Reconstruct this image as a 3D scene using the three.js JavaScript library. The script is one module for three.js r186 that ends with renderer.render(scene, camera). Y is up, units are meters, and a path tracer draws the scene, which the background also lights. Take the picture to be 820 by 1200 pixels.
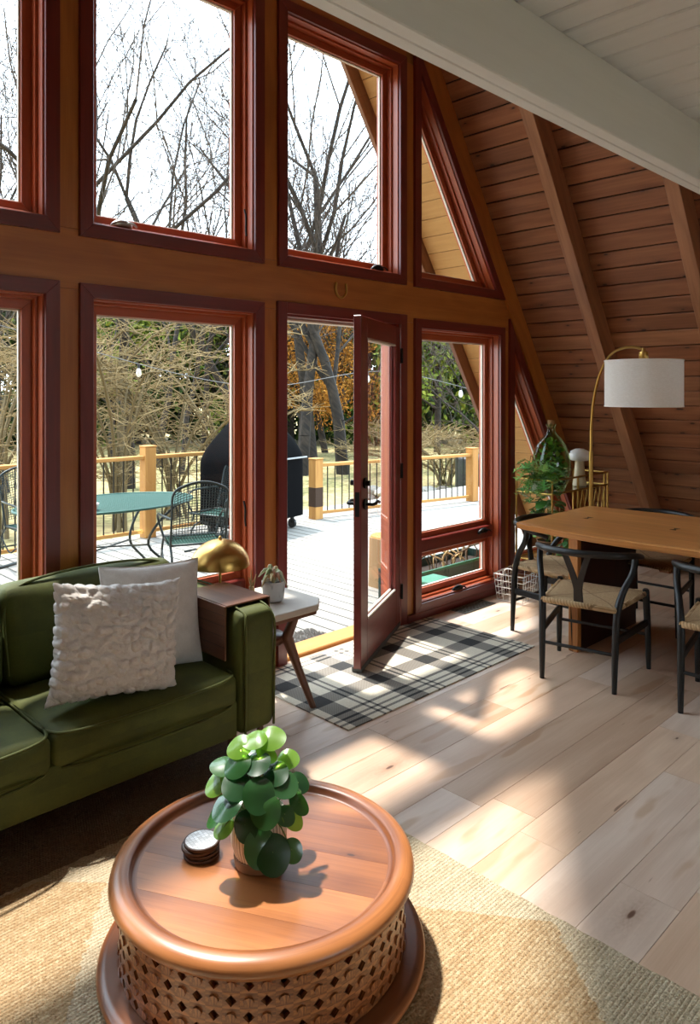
import * as THREE from 'three';
import { mergeGeometries } from 'three/addons/utils/BufferGeometryUtils.js';
import { RectAreaLightUniformsLib } from 'three/addons/lights/RectAreaLightUniformsLib.js';

// ---------------------------------------------------------------- camera, sky, sun, exposure
const W = 820, H = 1200, FOCAL = 868, HORIZON = 458;
const scene = new THREE.Scene();
const camera = new THREE.PerspectiveCamera(2 * Math.atan(H / 2 / FOCAL) * 180 / Math.PI, W / H, 0.05, 400);
const EYE = new THREE.Vector3(0, 1.6, 3.376);
camera.position.copy(EYE);
const YAW = 44.6 * Math.PI / 180;
camera.lookAt(EYE.x + Math.sin(YAW), EYE.y, EYE.z - Math.cos(YAW));
camera.setViewOffset(W, H, 0, H / 2 - HORIZON, W, H);          // shift lens: verticals stay vertical
const renderer = new THREE.WebGLRenderer({ antialias: true });
renderer.toneMapping = THREE.LinearToneMapping;
renderer.toneMappingExposure = 2.25;
renderer.shadowMap.enabled = true;
RectAreaLightUniformsLib.init();
const SUN_FROM = new THREE.Vector3(0.0, 1, -0.41).normalize();
{
  const w = 512, h = 256, d = new Float32Array(w * h * 4);
  const v = new THREE.Vector3();
  for (let j = 0; j < h; j++) for (let i = 0; i < w; i++) {
    const up = ((j + 0.5) / h - 0.5) * Math.PI, az = ((i + 0.5) / w - 0.5) * 2 * Math.PI;
    v.set(Math.cos(az) * Math.cos(up), Math.sin(up), Math.sin(az) * Math.cos(up));
    const c = Math.max(0, v.dot(SUN_FROM)), e = Math.max(0, Math.sin(up));
    const t = Math.pow(e, 0.6), glow = Math.pow(c, 3) * 0.75;
    const k = (j * w + i) * 4, S = 3.1;
    d[k] = S * (0.74 - 0.40 * t + glow * 0.6); d[k + 1] = S * (0.80 - 0.26 * t + glow * 0.55); d[k + 2] = S * (0.84 - 0.10 * t + glow * 0.46); d[k + 3] = 1;
  }
  const tex = new THREE.DataTexture(d, w, h, THREE.RGBAFormat, THREE.FloatType);
  tex.mapping = THREE.EquirectangularReflectionMapping; tex.magFilter = THREE.LinearFilter; tex.needsUpdate = true;
  scene.background = tex; scene.environment = tex;
}
const sun = new THREE.DirectionalLight(new THREE.Color().setRGB(1, 0.95, 0.89), 3.9);
sun.position.copy(SUN_FROM).multiplyScalar(40).add(new THREE.Vector3(3, 0, 0)); sun.target.position.set(3, 0, 0);
sun.castShadow = true; sun.shadow.radius = 4; sun.shadow.mapSize.set(4096, 4096);
Object.assign(sun.shadow.camera, { left: -16, right: 16, top: 16, bottom: -16, near: 1, far: 90 });
scene.add(sun, sun.target);

// ---------------------------------------------------------------- helpers
function rng(seed) { let s = seed >>> 0; return () => { s = (s + 0x6d2b79f5) | 0; let t = Math.imul(s ^ (s >>> 15), 1 | s); t = (t + Math.imul(t ^ (t >>> 7), 61 | t)) ^ t; return ((t ^ (t >>> 14)) >>> 0) / 4294967296; }; }
const V = (x, y, z) => new THREE.Vector3(x, y, z);
const lerp = (a, b, t) => a + (b - a) * t, clamp = (x, a, b) => Math.min(b, Math.max(a, x));
const sstep = (a, b, x) => { const t = clamp((x - a) / (b - a), 0, 1); return t * t * (3 - 2 * t); };
const used = new Map();
function numbered(name) { const n = used.get(name) ?? 0; used.set(name, n + 1); return n ? name + '_' + String(n).padStart(3, '0') : name; }
function tag(o, label, category, group, kind) { o.userData.label = label; o.userData.category = category; if (group) o.userData.group = group; if (kind) o.userData.kind = kind; return o; }
function thing(name, label, category, [x, y, z] = [0, 0, 0], turn = 0, group, kind) {
  const o = new THREE.Group(); o.name = numbered(name); o.position.set(x, y, z); o.rotation.y = turn; scene.add(o); return tag(o, label, category, group, kind);
}
function mesh(name, geo, mat, parent) {
  const m = new THREE.Mesh(geo, mat); m.name = parent ? name : numbered(name); m.castShadow = m.receiveShadow = true; (parent ?? scene).add(m); return m;
}
function copyOf(root, pos, turn, label, group) {
  const r = root.clone(); r.userData = { ...root.userData }; r.name = numbered(root.name.replace(/_\d{3}$/, '')); r.position.set(...pos); r.rotation.y = turn; if (label) r.userData.label = label; if (group) r.userData.group = group; scene.add(r); return r;
}
// chamfered box, 44 triangles, uv in metres with u along the grain axis
function cbox(w, h, d, c = 0.003, grain = 'x', uo = 0, vo = 0) {
  const P = [w / 2, h / 2, d / 2], pos = [];
  c = Math.min(c, w / 3, h / 3, d / 3);
  const vert = (f, s) => [0, 1, 2].map((a) => s[a] * (a === f ? P[a] : P[a] - c));
  const tri = (a, b, e) => {
    const n = [(b[1] - a[1]) * (e[2] - a[2]) - (b[2] - a[2]) * (e[1] - a[1]), (b[2] - a[2]) * (e[0] - a[0]) - (b[0] - a[0]) * (e[2] - a[2]), (b[0] - a[0]) * (e[1] - a[1]) - (b[1] - a[1]) * (e[0] - a[0])];
    const m = [0, 1, 2].map((k) => a[k] + b[k] + e[k]);
    if (n[0] * m[0] + n[1] * m[1] + n[2] * m[2] < 0) pos.push(...a, ...e, ...b); else pos.push(...a, ...b, ...e);
  };
  const quad = (a, b, e, f) => { tri(a, b, e); tri(a, e, f); };
  for (let f = 0; f < 3; f++) for (const s of [-1, 1]) {
    const o = [(f + 1) % 3, (f + 2) % 3], q = [[1, 1], [1, -1], [-1, -1], [-1, 1]].map(([i, j]) => { const g = [0, 0, 0]; g[f] = s; g[o[0]] = i; g[o[1]] = j; return vert(f, g); });
    quad(...q);
  }
  for (let e = 0; e < 3; e++) { const a = (e + 1) % 3, b = (e + 2) % 3; for (const i of [-1, 1]) for (const j of [-1, 1]) { const g1 = [0, 0, 0], g2 = [0, 0, 0]; g1[e] = 1; g2[e] = -1; g1[a] = g2[a] = i; g1[b] = g2[b] = j; quad(vert(a, g1), vert(a, g2), vert(b, g2), vert(b, g1)); } }
  for (const i of [-1, 1]) for (const j of [-1, 1]) for (const k of [-1, 1]) tri(vert(0, [i, j, k]), vert(1, [i, j, k]), vert(2, [i, j, k]));
  const g = new THREE.BufferGeometry(); g.setAttribute('position', new THREE.Float32BufferAttribute(pos, 3)); g.computeVertexNormals();
  return grainUV(g, grain, uo, vo);
}
function grainUV(g, grain = 'x', uo = 0, vo = 0) {
  if (g.index) g = g.toNonIndexed();
  const p = g.attributes.position, n = g.attributes.normal, uv = new Float32Array(p.count * 2), A = { x: 0, y: 1, z: 2 }[grain];
  for (let i = 0; i < p.count; i++) {
    const q = [p.getX(i), p.getY(i), p.getZ(i)], m = [Math.abs(n.getX(i)), Math.abs(n.getY(i)), Math.abs(n.getZ(i))];
    let f = m[0] > m[1] ? (m[0] > m[2] ? 0 : 2) : (m[1] > m[2] ? 1 : 2);
    let a = A, b; if (f === A) { a = (A + 1) % 3; b = (A + 2) % 3; } else b = 3 - A - f;
    uv[i * 2] = q[a] + uo; uv[i * 2 + 1] = q[b] + vo;
  }
  g.setAttribute('uv', new THREE.BufferAttribute(uv, 2)); return g;
}
function box(name, [x0, y0, z0], [x1, y1, z1], mat, parent, grain = 'x', c = 0.003, seed = 0) {
  const g = cbox(x1 - x0, y1 - y0, z1 - z0, c, grain, (seed * 0.733) % 2, (seed * 0.377) % 2), m = mesh(name, g, mat, parent); m.position.set((x0 + x1) / 2, (y0 + y1) / 2, (z0 + z1) / 2); return m;
}
class MB { // collects tubes and quads into one geometry
  constructor() { this.p = []; this.n = []; this.i = []; }
  ring(c, t, r, k, ry, ref) {
    const a = Math.abs(t.y) > 0.9 ? V(1, 0, 0) : V(0, 1, 0), u = ref ? ref.clone().addScaledVector(t, -ref.dot(t)).normalize() : V().crossVectors(t, a).normalize(), w = V().crossVectors(t, u).normalize(), base = this.p.length / 3; this.u = u;
    for (let j = 0; j < k; j++) { const q = j / k * Math.PI * 2, x = Math.cos(q), y = Math.sin(q); const d = u.clone().multiplyScalar(x).addScaledVector(w, y); const o = u.clone().multiplyScalar(x * r).addScaledVector(w, y * (ry ?? r)); this.p.push(c.x + o.x, c.y + o.y, c.z + o.z); this.n.push(d.x, d.y, d.z); }
    return base;
  }
  join(a, b, k) { for (let j = 0; j < k; j++) { const e = (j + 1) % k; this.i.push(a + j, a + e, b + j, a + e, b + e, b + j); } }
  path(pts, radii, k = 8, cap = true, ry) {
    let prev = -1; const N = pts.length, R = (i) => (Array.isArray(radii) ? radii[i] : radii), RY = (i) => (ry === undefined ? undefined : Array.isArray(ry) ? ry[i] : ry);
    for (let i = 0; i < N; i++) {
      const t = V().subVectors(pts[Math.min(N - 1, i + 1)], pts[Math.max(0, i - 1)]).normalize(), b = this.ring(pts[i], t, R(i), k, RY(i), i ? this.u : null);
      if (prev >= 0) this.join(prev, b, k); else if (cap) this.cap(b, pts[i], t.clone().negate(), k, true);
      prev = b; if (i === N - 1 && cap) this.cap(b, pts[i], t, k, false);
    }
    return this;
  }
  cap(b, c, n, k, rev) { const s = this.p.length / 3; for (let j = 0; j < k; j++) { this.p.push(this.p[(b + j) * 3], this.p[(b + j) * 3 + 1], this.p[(b + j) * 3 + 2]); this.n.push(n.x, n.y, n.z); } for (let j = 1; j < k - 1; j++) rev ? this.i.push(s, s + j + 1, s + j) : this.i.push(s, s + j, s + j + 1); }
  seg(a, b, r0, r1, k = 4) { const t = V().subVectors(b, a).normalize(); this.join(this.ring(a, t, r0, k), this.ring(b, t, r1, k), k); }
  geo() { const g = new THREE.BufferGeometry(); g.setAttribute('position', new THREE.Float32BufferAttribute(this.p, 3)); g.setAttribute('normal', new THREE.Float32BufferAttribute(this.n, 3)); g.setIndex(this.i); const u = new Float32Array(this.p.length / 3 * 2); for (let j = 0; j < u.length / 2; j++) { u[j * 2] = this.p[j * 3] + this.p[j * 3 + 1]; u[j * 2 + 1] = this.p[j * 3 + 2] + this.p[j * 3 + 1] * 0.3; } g.setAttribute('uv', new THREE.BufferAttribute(u, 2)); return g; }
}
const curve = (pts, n) => new THREE.CatmullRomCurve3(pts).getPoints(n);
const tubeGeo = (pts, r, k = 8, n) => new MB().path(n ? curve(pts, n) : pts, r, k).geo();
const lathe = (prof, seg = 48) => new THREE.LatheGeometry(prof.map(([x, y]) => new THREE.Vector2(x, y)), seg);
// rounded, puffed box
function puffBox(w, h, d, r, puff = [0, 0, 0], n = 18) {
  const g = new THREE.BoxGeometry(w, h, d, n, Math.max(4, n >> 1), n), p = g.attributes.position, half = [w / 2, h / 2, d / 2];
  const warp = (t) => Math.sign(t) * (1 - Math.pow(Math.max(0, 1 - Math.abs(t)), 1.6));
  for (let i = 0; i < p.count; i++) {
    const q = [p.getX(i), p.getY(i), p.getZ(i)].map((x, a) => warp(x / half[a]) * half[a]), inn = q.map((x, a) => clamp(x, -half[a] + r, half[a] - r));
    const o = q.map((x, a) => x - inn[a]), l = Math.hypot(...o); let res = l > 1e-9 ? inn.map((x, a) => x + o[a] / l * r) : q;
    const f = res.map((x, a) => 1 - Math.pow(Math.min(1, Math.abs(x) / half[a]), 2));
    res = res.map((x, a) => x + Math.sign(x) * puff[a] * f[(a + 1) % 3] * f[(a + 2) % 3] * Math.min(1, Math.abs(x) / half[a]));
    p.setXYZ(i, ...res);
  }
  g.computeVertexNormals(); return g;
}

// ---------------------------------------------------------------- noise and textures
const PERM = (() => { const r = rng(7), a = [...Array(256).keys()]; for (let i = 255; i > 0; i--) { const j = Math.floor(r() * (i + 1)); [a[i], a[j]] = [a[j], a[i]]; } return new Uint8Array([...a, ...a]); })();
function noise(x, y) { const xi = Math.floor(x), yi = Math.floor(y), fx = x - xi, fy = y - yi, u = fx * fx * (3 - 2 * fx), v = fy * fy * (3 - 2 * fy), X = xi & 255, Y = yi & 255, h = (a, b) => PERM[(PERM[a & 255] + b) & 255] / 255; return lerp(lerp(h(X, Y), h(X + 1, Y), u), lerp(h(X, Y + 1), h(X + 1, Y + 1), u), v); }
const fbm = (x, y, o = 4) => { let s = 0, a = 0.5, t = 0; for (let i = 0; i < o; i++) { s += a * noise(x, y); t += a; a *= 0.5; x = x * 2.03 + 17.1; y = y * 2.03 + 5.7; } return s / t; };
function texture(w, h, f, { srgb = true, mirror = false, repeat = [1, 1] } = {}) {
  const d = new Uint8Array(w * h * 4);
  for (let j = 0; j < h; j++) for (let i = 0; i < w; i++) { const c = f((i + 0.5) / w, (j + 0.5) / h), k = (j * w + i) * 4; d[k] = clamp(c[0], 0, 255); d[k + 1] = clamp(c[1], 0, 255); d[k + 2] = clamp(c[2], 0, 255); d[k + 3] = 255; }
  const t = new THREE.DataTexture(d, w, h, THREE.RGBAFormat); t.magFilter = THREE.LinearFilter; t.minFilter = THREE.LinearMipmapLinearFilter; t.generateMipmaps = true; t.wrapS = t.wrapT = mirror ? THREE.MirroredRepeatWrapping : THREE.RepeatWrapping; t.repeat.set(...repeat); if (srgb) t.colorSpace = THREE.SRGBColorSpace; t.needsUpdate = true; return t;
}
const mix3 = (a, b, t) => [lerp(a[0], b[0], t), lerp(a[1], b[1], t), lerp(a[2], b[2], t)];
// long-grained wood, u along the grain; covers su x sv metres
function woodTex(light, dark, { su = 2, sv = 1, seed = 1, rings = 26, streak = 0.6, knots = 0, knot = null, w = 1024, h = 512, blotch = 0.3, rows = 0, big = 1, figure = null } = {}) {
  const r = rng(seed), K = []; for (let i = 0; i < knots; i++) K.push([r() * su, rows ? (Math.floor(r() * rows) + 0.2 + 0.6 * r()) * sv / rows : r() * sv, (0.004 + 0.010 * r() * r() + 0.004 * r()) * big, r()]);
  const KC = knot ?? mix3(dark, [20, 8, 2], 0.6);
  return texture(w, h, (a, b) => {
    let u = a * su, v = b * sv, kn = 0, halo = 0;
    for (const [ku, kv, kr, q] of K) { const dx = (u - ku) / (2.2 + q), dy = v - kv, d2 = Math.hypot(dx, dy); if (d2 < kr * 7) { const f = Math.exp(-d2 * d2 / (kr * kr * 3.4)); v += dy * f * 0.8; halo = Math.max(halo, Math.exp(-d2 / (kr * (1.3 + 1.6 * q))) * (0.6 + 0.4 * noise(u * 90, v * 160))); kn = Math.max(kn, sstep(kr * 0.75, kr * 0.35, d2)); } }
    const o = seed * 13.7, wob = fbm(u * 1.3 + o, v * 3 + o, 3), n1 = fbm(u * 3 + o, v * 90, 3), n2 = fbm(u * 1.1 + o, v * 7 + 3 + o, 3), n3 = noise(u * 14 + o, v * 420);
    const ring = 0.5 + 0.5 * Math.sin((v * rings + wob * 3.4) * 6.283);
    let t = blotch * (n2 - 0.5) * 2 + 0.42 + (1 - streak) * 0.35 * (ring - 0.5) + streak * 0.75 * (n1 - 0.5) + 0.16 * (n3 - 0.5);
    let c = mix3(light, dark, clamp(t, 0, 1.2));
    if (figure) { const p = fbm(u * 2.1 + o, v * 6.5 + 40, 4) + 0.10 * Math.sin((v * 70 + wob * 9) * 1.0), s = sstep(0.66, 0.78, p); c = mix3(c, mix3(figure, mix3(figure, dark, 0.6), n1), s * 0.7); const cr = sstep(0.86, 0.9, fbm(u * 4 + 9, v * 36 + o, 3)); c = mix3(c, KC, cr * 0.55); }
    if (halo) c = mix3(c, mix3(dark, KC, 0.45), halo * 0.75); if (kn) c = mix3(c, KC, kn * 0.85);
    return c;
  }, { mirror: true, repeat: [1 / su, 1 / sv] });
}
const clay = (color, rough = 0.7, extra = {}) => new THREE.MeshStandardMaterial({ color, roughness: rough, ...extra });
const wood = (map, rough = 0.5, extra = {}) => new THREE.MeshPhysicalMaterial({ map, roughness: rough, ...extra });
const T = {
  amber: woodTex([196, 124, 56], [150, 82, 30], { seed: 3, rings: 9, streak: 0.45, sv: 1 }),
  red: woodTex([128, 44, 34], [84, 24, 20], { seed: 5, rings: 12, streak: 0.6, blotch: 0.2, w: 512, h: 256 }),
  sunlitRed: woodTex([186, 92, 50], [138, 56, 28], { seed: 6, rings: 12, streak: 0.6, blotch: 0.2, w: 512, h: 256 }),  // the red stain again, with the sun glow on jambs put into its colour
  roof: woodTex([184, 126, 86], [122, 76, 48], { seed: 11, rings: 12, streak: 0.5, knots: 30, big: 1.3, sv: 1.33, rows: 10, blotch: 0.3 }),
  floor: woodTex([228, 208, 190], [196, 168, 146], { seed: 21, su: 3, sv: 1.152, rings: 7, streak: 0.35, knots: 11, big: 1.7, rows: 6, w: 2048, h: 1024, blotch: 0.34, knot: [84, 54, 36], figure: [192, 156, 122] }),
  table: woodTex([224, 158, 90], [172, 106, 52], { seed: 31, rings: 8, streak: 0.7, sv: 1.1, blotch: 0.3 }),
  walnut: woodTex([128, 84, 60], [78, 48, 32], { seed: 41, rings: 14, streak: 0.6, w: 512, h: 256 }),
  mango: woodTex([184, 118, 68], [104, 56, 30], { seed: 51, rings: 5, streak: 0.4, su: 1, sv: 1, w: 768, h: 768, blotch: 0.8, knots: 3 }),
  deck: woodTex([152, 147, 138], [120, 113, 104], { seed: 61, rings: 14, streak: 0.6, w: 512, h: 256, blotch: 0.25 }),
  soffit: woodTex([176, 134, 76], [150, 108, 56], { seed: 71, rings: 10, streak: 0.5, w: 512, h: 256, blotch: 0.2 }),
  cedar: woodTex([188, 138, 68], [152, 98, 40], { seed: 73, rings: 9, streak: 0.5, w: 512, h: 256 }),
  white: woodTex([238, 240, 240], [230, 232, 232], { seed: 75, rings: 9, streak: 0.6, w: 512, h: 256, blotch: 0.2 }),
};
const M = {
  floors: [0xffffff, 0xf4e8dc, 0xfff6ea, 0xe8dccf].map((color) => wood(T.floor, 0.42, { color })), roofs: [0xffffff, 0xe9dcd2, 0xf6e6da].map((color) => wood(T.roof, 0.6, { color })),
  sunlitRed: wood(T.sunlitRed, 0.36, { clearcoat: 0.35, clearcoatRoughness: 0.3 }),
  amber: wood(T.amber, 0.42, { clearcoat: 0.25, clearcoatRoughness: 0.35 }), red: wood(T.red, 0.38, { clearcoat: 0.35, clearcoatRoughness: 0.3 }),
  roof: wood(T.roof, 0.6), rafter: wood(T.roof, 0.55), floor: wood(T.floor, 0.42), table: wood(T.table, 0.36, { clearcoat: 0.2, clearcoatRoughness: 0.4 }),
  walnut: wood(T.walnut, 0.4), mango: wood(T.mango, 0.33, { clearcoat: 0.35, clearcoatRoughness: 0.3 }), deck: wood(T.deck, 0.75), soffit: wood(T.soffit, 0.7), cedar: wood(T.cedar, 0.7), white: wood(T.white, 0.55),
  glass: new THREE.MeshPhysicalMaterial({ color: 0xffffff, roughness: 0, transmission: 1, thickness: 0, ior: 1.5 }),
  black: clay(0x161514, 0.45), blackMetal: clay(0x1b1a1a, 0.4, { metalness: 0.6 }), blackWood: clay(0x141312, 0.42),
  brass: new THREE.MeshPhysicalMaterial({ color: 0xc9a25a, roughness: 0.32, metalness: 1 }), chrome: clay(0xb8b4ae, 0.3, { metalness: 1 }),
};

// ---------------------------------------------------------------- the shell: floor, roof, gable walls, loft
const ROOF_X = 6.745, MID = 1.4825, TILT = 1.5555, SN = [0.8412, 0.5408], BACK = 8.2;      // right slope: x = ROOF_X - y / TILT
const roofAt = (y) => ROOF_X - y / TILT, roofY = (x) => (x > MID ? ROOF_X - x : x - (2 * MID - ROOF_X)) * TILT;
{ // floor: a slab and the planks laid on it along x
  const fl = thing('floor', 'pale whitewashed maple plank floor with brown knots', 'floor', [0, 0, 0], 0, null, 'structure');
  box('subfloor', [-4.0, -0.14, -0.14], [7.0, -0.016, BACK], M.deck, fl, 'x', 0.004);
  const r = rng(4), pitch = 0.192;
  for (let k = -1; k < 17; k++) {
    const z0 = Math.max(0.0, 0.164 + k * pitch - 0 * pitch), z1 = 0.164 + (k + 1) * pitch; if (z1 < 0.02) continue;
    let x = -3.75 + r() * 0.9; let first = -3.78;
    while (first < 6.75) {
      const x1 = Math.min(6.75, x), L = x1 - first;
      if (L > 0.02) { const row = Math.floor(r() * 6), g = cbox(L - 0.0008, 0.016, z1 - z0 - 0.0008, 0.0009, 'x', r() * 3, (row + 0.5) * pitch), m = mesh('plank', g, M.floors[Math.floor(r() * 4)], fl); m.position.set((first + x1) / 2, -0.008, (z0 + z1) / 2); }
      first = x1; x = x1 + 0.85 + r() * 1.0;
    }
  }
  box('plank_field', [-3.78, -0.016, 0.164 + 17 * pitch], [6.75, 0, BACK], M.floor, fl, 'x', 0.002);
}
function slope(name, a0, a1, b0, b1, z0, z1, mat, parent, side = 1, grain = 'z', c = 0.003, seed = 0) { // a runs up the slope, b outwards from the inner face
  const g = cbox(a1 - a0, b1 - b0, z1 - z0, c, grain, (seed * 0.71) % 2, (seed * 0.133) % 1.33), m = mesh(name, g, mat, parent), a = (a0 + a1) / 2, b = (b0 + b1) / 2;
  const x = ROOF_X - SN[1] * a + SN[0] * b, y = SN[0] * a + SN[1] * b;
  m.position.set(side > 0 ? x : 2 * MID - x, y, (z0 + z1) / 2); m.rotation.z = side > 0 ? Math.atan2(SN[0], -SN[1]) + Math.PI : Math.atan2(SN[0], SN[1]); return m;
}
{
  const A = 9.76, shell = clay(0x3a2c22, 0.9), ri = thing('ceiling', 'sloping roof lined with reddish brown knotty pine boards', 'ceiling', [0, 0, 0], 0, null, 'structure');
  slope('roof_deck', -0.4, A, 0.022, 0.16, -0.74, BACK, shell, ri, 1); slope('roof_deck', -0.4, A, 0.022, 0.16, -0.74, BACK, shell, ri, -1);
  const p = 0.133, pad = 0.038, r = rng(9);
  for (let i = 0; i * p < A - 0.1; i++) slope('roof_board', Math.max(0, i * p + pad), i * p + pad + p - 0.009, 0, 0.02, 0, 2.9, M.roofs[Math.floor(r() * 3)], ri, 1, 'z', 0.004, i * 7 + Math.floor(r() * 5));
  slope('roof_lining', 0, A, 0.002, 0.02, 2.9, BACK, M.roof, ri, 1); slope('roof_lining', 0, A, 0.0, 0.02, 0, BACK, M.roof, ri, -1);
  for (let k = 0; k < 10; k++) slope('rafter', 0, A - 0.1, -0.175, -0.001, 0.635 + k * 0.81, 0.725 + k * 0.81, M.rafter, ri, 1, 'x', 0.004, k + 3);
  for (let k = 0; k < 10; k++) slope('rafter', 0, A - 0.1, -0.175, -0.001, 0.635 + k * 0.81, 0.725 + k * 0.81, M.rafter, ri, -1, 'x', 0.004, k);
  const ex = thing('roof_overhang', 'roof overhang outside with honey yellow soffit boards and brown rake board', 'roof', [0, 0, 0], 0, null, 'structure');
  for (let i = 0; i * 0.15 < A - 0.1; i++) for (const s of [1, -1]) slope('soffit_board', i * 0.15, i * 0.15 + 0.146, 0.002, 0.02, -0.70, -0.145, M.soffit, ex, s, 'z', 0.003, i);
  for (const s of [1, -1]) slope('rake_board', -0.4, A, -0.11, 0.17, -0.745, -0.705, M.walnut, ex, s, 'x', 0.004);
}
// gable wall in front of the camera, with openings
const inset = (P, d) => { const n = P.length, D = Array.isArray(d) ? d : P.map(() => d), E = P.map((a, i) => { const b = P[(i + 1) % n], dx = b[0] - a[0], dy = b[1] - a[1], l = Math.hypot(dx, dy); return [a[0] - dy / l * D[i], a[1] + dx / l * D[i], dx, dy]; }); return P.map((_, i) => { const e = E[(i + n - 1) % n], f = E[i], den = e[2] * f[3] - e[3] * f[2], t = ((f[0] - e[0]) * f[3] - (f[1] - e[1]) * f[2]) / den; return [e[0] + e[2] * t, e[1] + e[3] * t]; }); };
function prism(quad, z0, z1, grain) { const s = new THREE.Shape(quad.map(([x, y]) => new THREE.Vector2(x, y))), g = new THREE.ExtrudeGeometry(s, { depth: z1 - z0, bevelEnabled: true, bevelThickness: 0.002, bevelSize: 0.002, bevelOffset: -0.002, bevelSegments: 1 }); g.translate(0, 0, z0); return grainUV(g, grain); }
function frameRing(name, P, d0, d1, z0, z1, mat, parent) {
  const A = inset(P, d0), B = inset(P, d1), n = P.length;
  for (let i = 0; i < n; i++) { const j = (i + 1) % n; mesh(name, prism([A[i], A[j], B[j], B[i]], z0, z1, Math.abs(A[j][0] - A[i][0]) > Math.abs(A[j][1] - A[i][1]) * 0.8 ? 'x' : 'y'), mat, parent); }
}
const rect = (x0, x1, y0, y1) => [[x0, y0], [x1, y0], [x1, y1], [x0, y1]];
const openings = [];
function sashAndGlass(P, win) {
  frameRing('sash', P, 0, 0.048, -0.125, -0.075, M.sunlitRed, win);
  const Q = inset(P, 0.040), g = new THREE.ShapeGeometry(new THREE.Shape(Q.map(([x, y]) => new THREE.Vector2(x, y)))), m = mesh('pane', g, M.glass, win); m.position.z = -0.1;
  frameRing('glazing_bead', P, 0.046, 0.056, -0.107, -0.093, M.bead, win);
}
M.bead = clay(0xcfc4b4, 0.5);
let winCount = 0;
function windowUnit(P, label, { rail } = {}) {
  const w = new THREE.Group(); w.name = 'window_' + (++winCount); scene.add(w); tag(w, label, 'window', null, 'structure');
  openings.push(inset(P, 0.055));
  frameRing('casing', P, 0, 0.066, 0.012, 0.034, M.red, w);
  frameRing('jamb', P, 0.056, 0.074, -0.142, 0.013, M.sunlitRed, w);
  frameRing('stop', P, 0.072, 0.088, -0.135, -0.036, M.sunlitRed, w);
  const I = inset(P, 0.084);
  if (rail) {
    const x0 = I[0][0], x1 = I[1][0]; box('mid_rail', [x0, rail[0], -0.135], [x1, rail[1], -0.03], M.red, w, 'x', 0.006);
    sashAndGlass(rect(x0, x1, rail[1] - 0.01, I[2][1]), w); sashAndGlass(rect(x0, x1, I[0][1], rail[0] + 0.01), w);
  } else sashAndGlass(I, w);
  return w;
}
const LO = 0.04, LT = 2.105, UO = 2.325, UT = 3.89, SO = 4.03;
const mir = (x) => 2 * MID - x;
const CX = [[0.35, 1.435], [1.53, 2.615], [2.72, 3.845], [3.935, 5.04]];
const tone = 'clear glass in red stained timber';
const wA = windowUnit(rect(...CX[0], LO, LT), 'lower red framed window behind the left end of the green sofa, two panes', { rail: [0.44, 0.535] });
const wB = windowUnit(rect(...CX[1], LO, LT), 'lower red framed window behind the gold dome lamp and cushions', { rail: [0.44, 0.535] });
const wC = windowUnit(rect(...CX[3], LO, LT), 'lower red framed window beside the door, with awning pane near floor', { rail: [0.44, 0.535] });
const wD = windowUnit(rect(...CX[0], UO, UT), 'upper red framed window above the left end of the sofa');
const wE = windowUnit(rect(...CX[1], UO, UT), 'large upper red framed window above the cushions, latch on its sill');
const wF = windowUnit(rect(...CX[2], UO, UT), 'upper red framed window directly above the open door');
const yS = (x) => roofY(x) - 0.30;
const wG = windowUnit([[3.935, UO], [5.045, UO], [3.975, UO + (5.045 - 3.975) * TILT], [3.935, UO + (5.045 - 3.935) * TILT - 0.062]].slice(0, 3).concat([[3.935, 3.93]]), 'red framed upper window with a sloping edge under the roof');
const wH = windowUnit([[5.11, 0.1], [5.11 + (2.18 - 0.1) / TILT, 0.1], [5.11, 2.18]], 'small triangular window behind the glass terrarium bottle');
{ const yp = 6.75, xt = ROOF_X - (yp + 0.3) / TILT; windowUnit([[mir(CX[2][1]), SO], [CX[2][1], SO], [CX[2][1], yS(CX[2][1])], [xt, yp], [mir(xt), yp], [mir(CX[2][1]), yS(CX[2][1])]], 'broad peak window high in the gable above the upper row'); }
windowUnit(rect(mir(3.845), mir(2.72), LO, LT), 'lower red framed window further left along the sofa', { rail: [0.44, 0.535] });
windowUnit(rect(mir(3.845), mir(2.72), UO, UT), 'upper red framed window further left along the sofa');
windowUnit(rect(mir(5.04), mir(3.935), LO, LT), 'lower red framed window near the left eave', { rail: [0.44, 0.535] });
windowUnit([[mir(5.045), UO], [mir(3.935), UO], [mir(3.935), 3.93], [mir(3.975), UO + (5.045 - 3.975) * TILT]], 'upper window with sloping edge under the left roof slope');
const DOOR = rect(2.78, 3.785, -0.02, 2.055);
openings.push(DOOR);
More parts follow.
